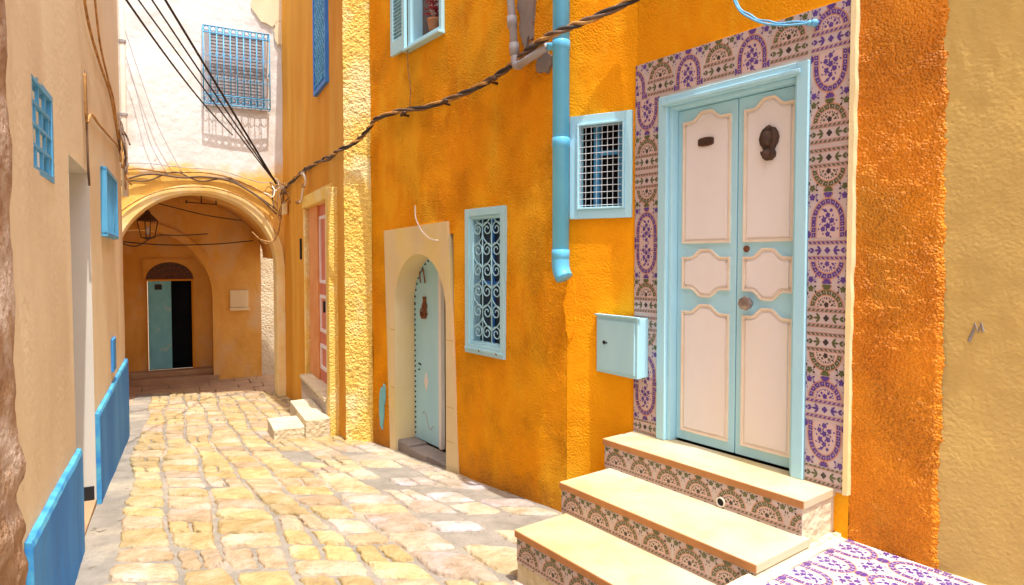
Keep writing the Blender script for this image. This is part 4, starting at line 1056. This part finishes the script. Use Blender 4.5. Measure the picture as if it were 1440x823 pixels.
sp = B(); P_ = []
nS, nZ = 26, 150
def d_p(s, z):
    p = LE(s, 0, z); v = noise.voronoi(Vector((p.x*5.5, p.y*5.5, p.z*7.5)))[0]
    k = max(0, min(1, (1.35-z)*2))
    return 0.03+0.03*max(0, 0.9-z)+k*(0.05*(0.6-v[0])+0.02*nz(p, 7, 3))+0.010*nz(p, 5, 3)
for j in range(nZ+1):
    z = -0.2+j*0.028
    for i in range(nS+1):
        t_ = i/nS
        s = -1.80-t_*2.0
        e = 1 if i else 0
        P_.append(LE(s+0.015*noise.noise(Vector((z*3, 1, 0)))*(1-t_)+(0.02*noise.noise(Vector((z*12, 1, 0))) if i < 3 else 0), d_p(s, z)*(1 if i else 0.0), z))
sp.add(P_, [(j*(nS+1)+i, j*(nS+1)+i+1, (j+1)*(nS+1)+i+1, (j+1)*(nS+1)+i) for j in range(nZ) for i in range(nS)])
sp.add([LE(-1.8, 0.03, 4.0), LE(-3.8, 0.03, 4.0), LE(-3.8, 0.03, 7.0), LE(-1.8, 0.03, 7.0), LE(-1.8, 0.0, 4.0), LE(-1.8, 0.0, 7.0)], [(0, 1, 2, 3), (0, 4, 5, 3)])
obj('stone_pillar', sp, 'masonry', loc=LE(-1.9, 0.05, 0), smooth=True, label='crumbling brown rubble pier at the left edge', cat='pillar')

# ------------------------------------------------------------------ fittings
def path(pts, n=8):
    """smooth curve through points"""
    P_ = [Vector(p) for p in pts]; out = []
    for i in range(len(P_)-1):
        p0, p1, p2, p3 = P_[max(i-1, 0)], P_[i], P_[i+1], P_[min(i+2, len(P_)-1)]
        for k in range(n):
            t_ = k/n
            out.append(0.5*((2*p1)+(p2-p0)*t_+(2*p0-5*p1+4*p2-p3)*t_*t_+(3*p1-p0-3*p2+p3)*t_**3))
    out.append(P_[-1]); return out
# blue downpipe
dp = thing('drainpipe', (0.325, 4.255, 1.58), 'glossy blue downpipe on the orange wall', 'drainpipe')
px_, py_ = 0.322, 4.245
obj('pipe', B().tube([(px_, py_, 6.5), (px_, py_, 1.74)], 0.056, 24), 'pipe_blue', dp, smooth=True)
el = path([(px_, py_, 1.735), (px_, py_, 1.67), (px_+0.006, py_-0.008, 1.62), (px_+0.022, py_-0.028, 1.578)], 6)
obj('spout', B().tube(el, 0.0585, 24), 'pipe_blue', dp, smooth=True)
for z in (2.47, 3.10, 1.735): obj('collar', B().tube([(px_, py_, z-0.03), (px_, py_, z-0.027), (px_, py_, z+0.027), (px_, py_, z+0.03)], [0.0565, 0.0595, 0.0595, 0.0565], 24), 'pipe_blue', dp, smooth=True)
b = B(); b.tube([(px_-0.09, py_+0.02, 3.10), (px_, py_, 3.10)], 0.026, 14); obj('inlet_branch', b, 'pipe_blue', dp, smooth=True)
gp = thing('waste_pipe', R2(-0.50, 0.05, 3.12), 'thin grey waste pipe with sockets joining the blue downpipe', 'pipe')
obj('pipe', B().tube([R2(-0.56, 0.06, 5.2), R2(-0.555, 0.06, 3.6), R2(-0.50, 0.06, 3.16)], 0.028, 14), 'grey_pipe', gp, smooth=True)
obj('elbow', B().tube(path([R2(-0.50, 0.06, 3.16), R2(-0.48, 0.065, 3.10), R2(-0.42, 0.075, 3.085)], 6), 0.032, 14), 'grey_pipe', gp, smooth=True)
obj('branch', B().tube([R2(-0.42, 0.075, 3.085), Vector((px_-0.09, py_+0.02, 3.10))], 0.027, 14), 'grey_pipe', gp, smooth=True)
for z, s in ((3.42, -0.536), (3.22, -0.508)): obj('socket', B().tube([R2(s-0.003, 0.06, z+0.04), R2(s+0.003, 0.06, z-0.04)], 0.036, 14), 'grey_pipe', gp, smooth=True)
# meter box
p0, p1 = Vector((0.555, 4.195, 0)), Vector((0.766, 3.888, 0))
MF = Frame((p0.x, p0.y), (p1.x-p0.x, p1.y-p0.y)); ML = (p1-p0).length
mb_ = thing('meter_box', MF(ML/2, 0, 0.97), 'pale blue metal meter box beside the tiled door', 'meter box')
b = B()
pr = [MF(0, 0, 0), MF(ML, 0, 0), R1(0.115, 0.0, 0), RB(-0.25, 0, 0)]
b.add([Vector((p.x, p.y, 0.965)) for p in pr]+[Vector((p.x, p.y, 1.335)) for p in pr], [(0, 1, 2, 3), (4, 7, 6, 5), (0, 4, 5, 1), (1, 5, 6, 2), (2, 6, 7, 3), (3, 7, 4, 0)])
obj('body', b, 'sky_blue', mb_, bevel=0.004)
b = B(); b.box(MF, 0.018, ML-0.022, 0.0, 0.008, 0.985, 1.312); md = obj('door', b, 'sky_blue', mb_, bevel=0.003)
b = B(); b.lathe(MF(0.085, 0.008, 1.165), MF.n, [(0.012, 0), (0.012, 0.006), (0.004, 0.008)], 10); b.box(MF, 0.08, 0.112, 0.008, 0.013, 1.160, 1.168); obj('lock', b, 'black', md)
b = B(); b.box(MF, -0.004, ML+0.01, -0.02, 0.014, 1.336, 1.346); obj('rain_lip', b, 'sky_blue', mb_)
# blue cord
b = B(); cp = path([R1(0.66, 0.06, 3.42), R1(0.74, 0.07, 3.07), R1(0.86, 0.08, 2.935), R1(1.0, 0.07, 2.868), R1(1.158, 0.035, 2.842)])
b.tube(cp, 0.006, 6); b.tube([p+Vector((0.004, 0.0, 0.012+0.004*math.sin(i))) for i, p in enumerate(cp)], 0.005, 6)
b.ball(R1(1.158, 0.03, 2.842), 0.018); b.ball(R1(1.135, 0.035, 2.846), 0.014)
obj('cord', b, 'cord', loc=cp[-1], smooth=True, label='blue nylon cord knotted on a nail in the tiles', cat='cord')
# wires down the wall
b = B(); b.tube(path([R2(-2.07, 0.03, 2.196), R2(-2.04, 0.04, 2.08), R2(-1.92, 0.045, 1.96), R2(-1.78, 0.04, 1.885), R2(-1.68, 0.02, 1.865)]), 0.007, 6)
obj('loose_wire', b, 'cable_white', loc=R2(-1.68, 0.02, 1.865), smooth=True, label='short white wire hanging over the arched side door', cat='wire')
b = B(); b.tube(path([R2(-2.17, 0.05, 3.64), R2(-2.19, 0.03, 3.45), R2(-2.15, 0.03, 3.30), R2(-2.16, 0.035, 3.12)]), 0.006, 6)
obj('window_wire', b, 'cable_ochre', loc=R2(-2.16, 0.03, 3.1), smooth=True, label='thin ochre wire dropping from the shuttered window', cat='wire')
# twisted bundle along the wall
pts = [(-3.80, 10.62, 2.80), (-3.45, 9.89, 2.83), (-3.04, 9.11, 2.88), (-2.72, 8.49, 2.89), (-2.38, 7.83, 2.87), (-2.0, 7.1, 2.83), (-1.84, 6.76, 2.83), (-1.66, 6.70, 2.90), (-1.55, 6.68, 2.98), (-1.45, 6.60, 3.06), (-1.37, 6.52, 3.12), (-1.08, 6.15, 3.11), (-0.75, 5.71, 3.05), (-0.47, 5.33, 3.04), (-0.27, 5.06, 3.05), (-0.11, 4.85, 3.08), (0.03, 4.67, 3.13), (0.12, 4.50, 3.16), (0.235, 4.17, 3.135), (0.37, 4.13, 3.18), (0.5, 4.10, 3.22), (0.73, 4.03, 3.30), (0.88, 3.83, 3.33), (1.1, 3.55, 3.4)]
cb = thing('cable_bundle', (-1.08, 6.15, 3.1), 'thick twisted cable bundle clipped along the orange wall', 'cable')
base = path(pts, 12)
b = B()
for k in range(3):
    pp = []
    for i, p in enumerate(base):
        q = i*0.30+k*2.094; r = 0.014*(1.6 if i < 70 and (i//6) % 3 == 0 else 1.0)
        pp.append(p+Vector((math.cos(q)*r*0.7, math.cos(q)*r*0.5, math.sin(q)*r)))
    b.tube(pp, 0.012, 6, k)
obj('strand', b, ['cable_brown', 'cable_ochre', 'cable'], cb, smooth=True)
for s, z in ((-2.24, 3.09), (-1.50, 3.055), (-0.80, 3.08)):
    b = B(); b.tube([R2(s, 0.0, z-0.035), R2(s, 0.09, z-0.03)], 0.011, 8); b.tube([R2(s-0.02, 0.07, z-0.04), R2(s+0.05, 0.085, z-0.02), R2(s+0.085, 0.085, z-0.03)], 0.012, 8); b.ball(R2(s+0.085, 0.085, z-0.03), 0.017, n=5)
    obj('bracket', b, 'iron', cb, smooth=True)
# the tangle where wires meet by the archway
rs = random.Random(3)
tg = thing('wire_tangle', FA(-3.9, 0.06, 2.6), 'knotted pale wires and fittings beside the archway crown', 'wires')
b = B()
c0 = FA(-3.85, 0.08, 2.75)
for k in range(11):
    st_ = c0+Vector((rs.uniform(-0.1, 0.1), rs.uniform(-0.25, 0.2), rs.uniform(-0.05, 0.15))); pp = [st_]
    for i in range(5): pp.append(pp[-1]+Vector((rs.uniform(-0.07, 0.06), rs.uniform(-0.12, 0.12), rs.uniform(-0.20, 0.10))))
    b.tube(path(pp, 5), 0.009, 5, k % 3)
obj('wire_coil', b, ['cable_ochre', 'cable_white', 'cable_brown'], tg, smooth=True)
b = B(); b.tube(path([FA(-4.0, 0.07, 2.75), FA(-4.1, 0.09, 2.45), FA(-4.2, 0.12, 2.15), FA(-4.32, 0.2, 2.0), FA(-4.4, 0.36, 2.02), FA(-4.42, 0.5, 2.15)]), 0.013, 6)
b.tube(path([FA(-3.9, 0.07, 2.7), FA(-4.05, 0.1, 2.35), FA(-4.2, 0.15, 2.06), FA(-4.36, 0.28, 1.96), FA(-4.42, 0.42, 2.06)]), 0.010, 6)
obj('hanging_loop', b, 'cable_ochre', tg, smooth=True)
obj('junction_box', B().box(FA, -4.02, -3.88, 0.02, 0.09, 2.42, 2.62), 'arch', tg, bevel=0.01)
cl = thing('cable_drop', FA(-1.9, 0.06, 2.7), 'knobbly white cable clamp hanging above the salmon door', 'cable clamp')
obj('cable', B().tube(path([FA(-2.2, 0.07, 2.86), FA(-1.95, 0.09, 2.84), FA(-1.88, 0.07, 2.72), FA(-2.1, 0.07, 2.64), FA(-2.3, 0.06, 2.52), FA(-2.55, 0.05, 2.50)]), 0.016, 6), 'cable_white', cl, smooth=True)
for s, z in ((-1.95, 2.83), (-2.0, 2.68), (-2.5, 2.50)): obj('insulator', B().ball(FA(s, 0.08, z), 0.032, n=6), 'cable_ochre', cl, smooth=True)
# cables over the arch
def cable(name, pts, r, m_, label, n=8, cat='cable', group=None):
    b = B(); pp = path(pts, n); b.tube(pp, r, 6); return obj(name, b, m_, loc=pp[len(pp)//2], smooth=True, label=label, cat=cat, group=group)
cable('arch_cable', [WH(-2.45, 0.06, 3.0), WH(-2.1, 0.06, 3.07), WH(-1.7, 0.06, 3.04), WH(-1.27, 0.06, 3.07), WH(-0.9, 0.06, 3.03), WH(-0.55, 0.06, 2.91), WH(-0.3, 0.06, 2.78), WH(-0.1, 0.07, 2.62)], 0.014, 'cable_ochre', 'upper ochre cable looping smoothly over the archway ring')
cable('arch_cable', [WH(-2.45, 0.07, 2.78), WH(-2.2, 0.07, 2.92), WH(-1.9, 0.07, 3.00), WH(-1.5, 0.07, 2.97), WH(-1.2, 0.07, 3.00), WH(-0.8, 0.07, 2.95), WH(-0.4, 0.07, 2.72), WH(-0.12, 0.08, 2.45)], 0.016, 'cable_brown', 'brown cable sagging just above the archway ring')
cable('arch_cable', [WH(-2.45, 0.08, 2.30), WH(-2.15, 0.08, 2.56), WH(-1.8, 0.08, 2.75), WH(-1.4, 0.08, 2.83), WH(-1.0, 0.08, 2.82), WH(-0.6, 0.08, 2.68), WH(-0.3, 0.08, 2.42), WH(-0.12, 0.09, 2.1)], 0.012, 'cable_ochre', 'ochre cable lying along the face of the archway ring')
cable('arch_cable', [WH(-2.45, 0.06, 2.62), WH(-2.25, 0.06, 2.86), WH(-1.95, 0.06, 2.90), WH(-1.6, 0.07, 3.05), WH(-1.25, 0.06, 2.93), WH(-0.85, 0.06, 2.99), WH(-0.5, 0.06, 2.80), WH(-0.15, 0.07, 2.55)], 0.012, 'cable_brown', 'wavy brown strand in place of cable shadow, weaving between the other cables over the archway ring')  # added strand that stands in for shadows among the cables
cable('arch_cable', [WH(-2.45, 0.05, 3.12), WH(-2.0, 0.05, 3.16), WH(-1.5, 0.05, 3.13), WH(-1.0, 0.05, 3.12), WH(-0.6, 0.05, 3.02), WH(-0.35, 0.05, 2.96), WH(-0.08, 0.05, 2.98)], 0.007, 'grey_pipe', 'thin grey strand in place of cable shadow, highest above the archway, along the white wall')  # extra line put in for a cable shadow on the wall
# overhead lines, from the tangle up over the camera
J = Vector((-3.88, 10.58, 2.95))
def sag(a, b_, s_, n=26):
    a, b_ = Vector(a), Vector(b_); return [a+(b_-a)*(i/n)-Vector((0, 0, s_*4*(i/n)*(1-i/n))) for i in range(n+1)]
for (pt, s_, r, lab) in (((-4.42, 7.06, 5.02), 0.03, 0.010, 'leftmost of three black overhead lines running to the wire tangle'), ((-4.42, 7.05, 5.30), 0.02, 0.011, 'middle of three black overhead lines running to the wire tangle'), ((-4.42, 7.05, 5.62), 0.0, 0.016, 'thickest rightmost black overhead line running to the wire tangle')):
    b = B(); pp = sag(J, pt, s_); b.tube(pp, r, 6); obj('overhead_line', b, 'cable', loc=pp[0], smooth=True, label=lab, cat='overhead line', group='black lines over the street')
b = B(); pp = sag((-4.40, 10.15, 3.66), LE(1.15, 0.02, 4.02), 0.10); b.tube(pp, 0.010, 6)
obj('overhead_line', b, 'cable', loc=pp[0], smooth=True, label='black overhead line crossing from the cream house to the caged window', cat='overhead line', group='black lines over the street')
cable('thin_wire', [WH(-2.3, 0.15, 5.0), WH(-2.13, 0.12, 4.4), WH(-1.93, 0.1, 3.5), WH(-1.72, 0.08, 3.05)], 0.006, 'grey_pipe', 'thin grey wire slanting down the white wall, left one', cat='wire')
cable('thin_wire', [WH(-2.3, 0.15, 5.4), WH(-2.05, 0.12, 4.5), WH(-1.8, 0.1, 3.7), WH(-1.5, 0.08, 3.05)], 0.006, 'grey_pipe', 'thin grey wire slanting down the white wall, right one', cat='wire')
# wires on the cream wall
cable('wall_cable', [LE(0.0, 0.02, 3.9), LE(0.5, 0.02, 3.40), LE(1.2, 0.02, 3.26), LE(2.2, 0.02, 3.20), LE(2.9, 0.02, 2.97), LE(3.3, 0.02, 2.80)], 0.009, 'cable_ochre', 'ochre cable looping high across the cream wall')
cable('wall_cable', [LE(0.9, 0.02, 3.9), LE(1.35, 0.02, 3.45), LE(2.0, 0.02, 3.30), LE(2.6, 0.02, 3.22), LE(3.0, 0.02, 2.95)], 0.008, 'cable_ochre', 'shorter ochre cable high on the cream wall near its corner')
cable('wall_cable', [LE(0.38, 0.02, 2.92), LE(0.42, 0.02, 2.62), LE(0.7, 0.02, 2.72), LE(1.2, 0.02, 2.74), LE(2.2, 0.02, 2.80), LE(3.0, 0.02, 2.84), LE(3.45, 0.03, 2.70)], 0.009, 'cable_ochre', 'ochre cable running above the caged blue window')
cable('wall_cable', [LE(0.42, 0.02, 2.95), LE(0.44, 0.02, 2.4), LE(0.50, 0.02, 2.2)], 0.008, 'cable_brown', 'thin brown cable hanging beside the grey doorway recess')
rs = random.Random(8); b = B()
for k in range(7):
    pp = [LE(rs.uniform(2.9, 3.3), 0.03, rs.uniform(2.9, 3.2))]
    for i in range(5): pp.append(pp[-1]+LE.e*rs.uniform(-0.12, 0.2)+LE.n*rs.uniform(-0.01, 0.03)+Vector((0, 0, rs.uniform(-0.22, 0.08))))
    b.tube(path(pp, 4), 0.010, 5, k % 2)
obj('corner_wire_knot', b, ['cable_brown', 'cable_ochre'], loc=LE(3.2, 0.04, 2.8), smooth=True, label='knot of brown wires at the corner of the cream wall', cat='wires')
wp = thing('corner_pipe', LE(3.62, 0.05, 2.8), 'slim white pipe down the corner of the cream house', 'pipe')
obj('pipe', B().tube([LE(3.63, 0.035, 7), LE(3.63, 0.035, 2.95), LE(3.64, 0.035, 2.4)], 0.032, 12), 'cable_white', wp, smooth=True)
for z in (4.1, 3.3, 2.75): obj('clip', B().tube([LE(3.63, 0.035, z-0.015), LE(3.63, 0.035, z+0.015)], 0.04, 12), 'grey_pipe', wp)
# passage fittings
lt = thing('hanging_lantern', WH(-2.01, -0.9, 2.02), 'old iron lantern hanging under the archway', 'lantern')
lc = WH(-2.01, -0.9, 0)
def lz(r, z, k): q = math.pi/4+k*math.pi/2; return Vector((lc.x+r*math.cos(q), lc.y+r*math.sin(q), z))
b = B()
for k in range(4):
    b.tube([lz(0.10, 2.06, k), lz(0.155, 2.34, k)], 0.009, 5); b.tube([lz(0.10, 2.06, k), lz(0.10, 2.06, k+1)], 0.009, 5); b.tube([lz(0.155, 2.34, k), lz(0.155, 2.34, k+1)], 0.010, 5); b.tube([lz(0.155, 2.34, k), lz(0.05, 2.45, k)], 0.009, 5)
obj('lantern_frame', b, 'iron', lt)
b = B(); b.add([lz(0.15, 2.345, k) for k in range(4)]+[lz(0.045, 2.45, k) for k in range(4)], [(0, 1, 5, 4), (1, 2, 6, 5), (2, 3, 7, 6), (3, 0, 4, 7)]); b.lathe((lc.x, lc.y, 2.44), (0, 0, 1), [(0.05, 0), (0.045, 0.04), (0.02, 0.07), (0.006, 0.09)], 10)
obj('lantern_cap', b, 'iron', lt)
obj('hanger', B().tube([(lc.x, lc.y, 2.52), (lc.x, lc.y, 2.82)], 0.006, 5), 'iron', lt); b = B(); b.lathe((lc.x, lc.y, 2.01), (0, 0, 1), [(0.01, 0), (0.05, 0.03), (0.09, 0.05)], 8); obj('lantern_base', b, 'iron', lt)
b = B(); b.lathe((lc.x, lc.y, 2.10), (0, 0, 1), [(0.02, 0), (0.035, 0.06), (0.03, 0.12), (0.012, 0.15)], 10); obj('bulb', b, 'glaze', lt, smooth=True)
cable('passage_cable', [WH(-2.5, -0.7, 2.0), WH(-1.8, -1.2, 1.95), WH(-1.0, -1.6, 1.98), WH(-0.3, -1.9, 2.06)], 0.010, 'cable', 'straight dark cable strung across the passage below the lantern')
cable('passage_cable', [WH(-2.3, -0.9, 2.75), WH(-1.7, -1.3, 2.62), WH(-1.1, -1.6, 2.50), WH(-0.5, -1.9, 2.44)], 0.009, 'cable', 'dark cable slanting under the passage vault from the lantern')
cable('passage_cable', [WH(-2.5, -1.0, 2.02), WH(-2.2, -1.1, 1.92), WH(-1.9, -1.2, 2.10), WH(-1.5, -1.3, 2.12), WH(-1.1, -1.5, 2.16)], 0.012, 'cable_brown', 'slack brown cable drooping below the lantern in the passage')
b = B(); b.tube([WH(-1.45, -1.0, 2.68), WH(-0.95, -1.1, 2.66)], 0.010, 5); b.tube([WH(-1.2, -1.05, 2.67), WH(-1.2, -1.05, 2.84)], 0.010, 5)
for s in (-1.43, -1.2, -0.97): b.tube([WH(s, -1.05, 2.66), WH(s, -1.05, 2.72)], 0.012, 5)
obj('ceiling_rail', b, 'iron', loc=WH(-1.2, -1.05, 2.67), label='short iron rail fixed under the passage vault', cat='rail')
# flowers on the upstairs sill
fp = thing('flower_pot', R2(-1.80, -0.03, 3.71), 'potted red and pale flowers on the shuttered window sill', 'plant')
pc = R2(-1.80, -0.035, 3.712)
obj('pot', B().lathe(pc, (0, 0, 1), [(0.05, 0), (0.07, 0.10), (0.075, 0.10), (0.075, 0.12), (0.06, 0.12)], 14), 'terracotta', fp, smooth=True)
b = B(); rs = random.Random(4)
for i in range(60):
    q = rs.uniform(0, 6.28); r = rs.uniform(0, 0.10); c = pc+Vector((r*math.cos(q), r*math.sin(q), 0.13+rs.uniform(0, 0.22)))
    a = rs.uniform(0, 6.28)
    for k in range(5):
        u = Vector((math.cos(a+k*1.257), math.sin(a+k*1.257), rs.uniform(-0.2, 0.5))).normalized(); v = Vector((-u.y, u.x, 0)).normalized()
        b.add([c, c+u*0.02+v*0.012, c+u*0.035, c+u*0.02-v*0.012], [(0, 1, 2, 3)], 0 if i % 3 else 1)
obj('blossom', b, ['red', 'white_petal'], fp)
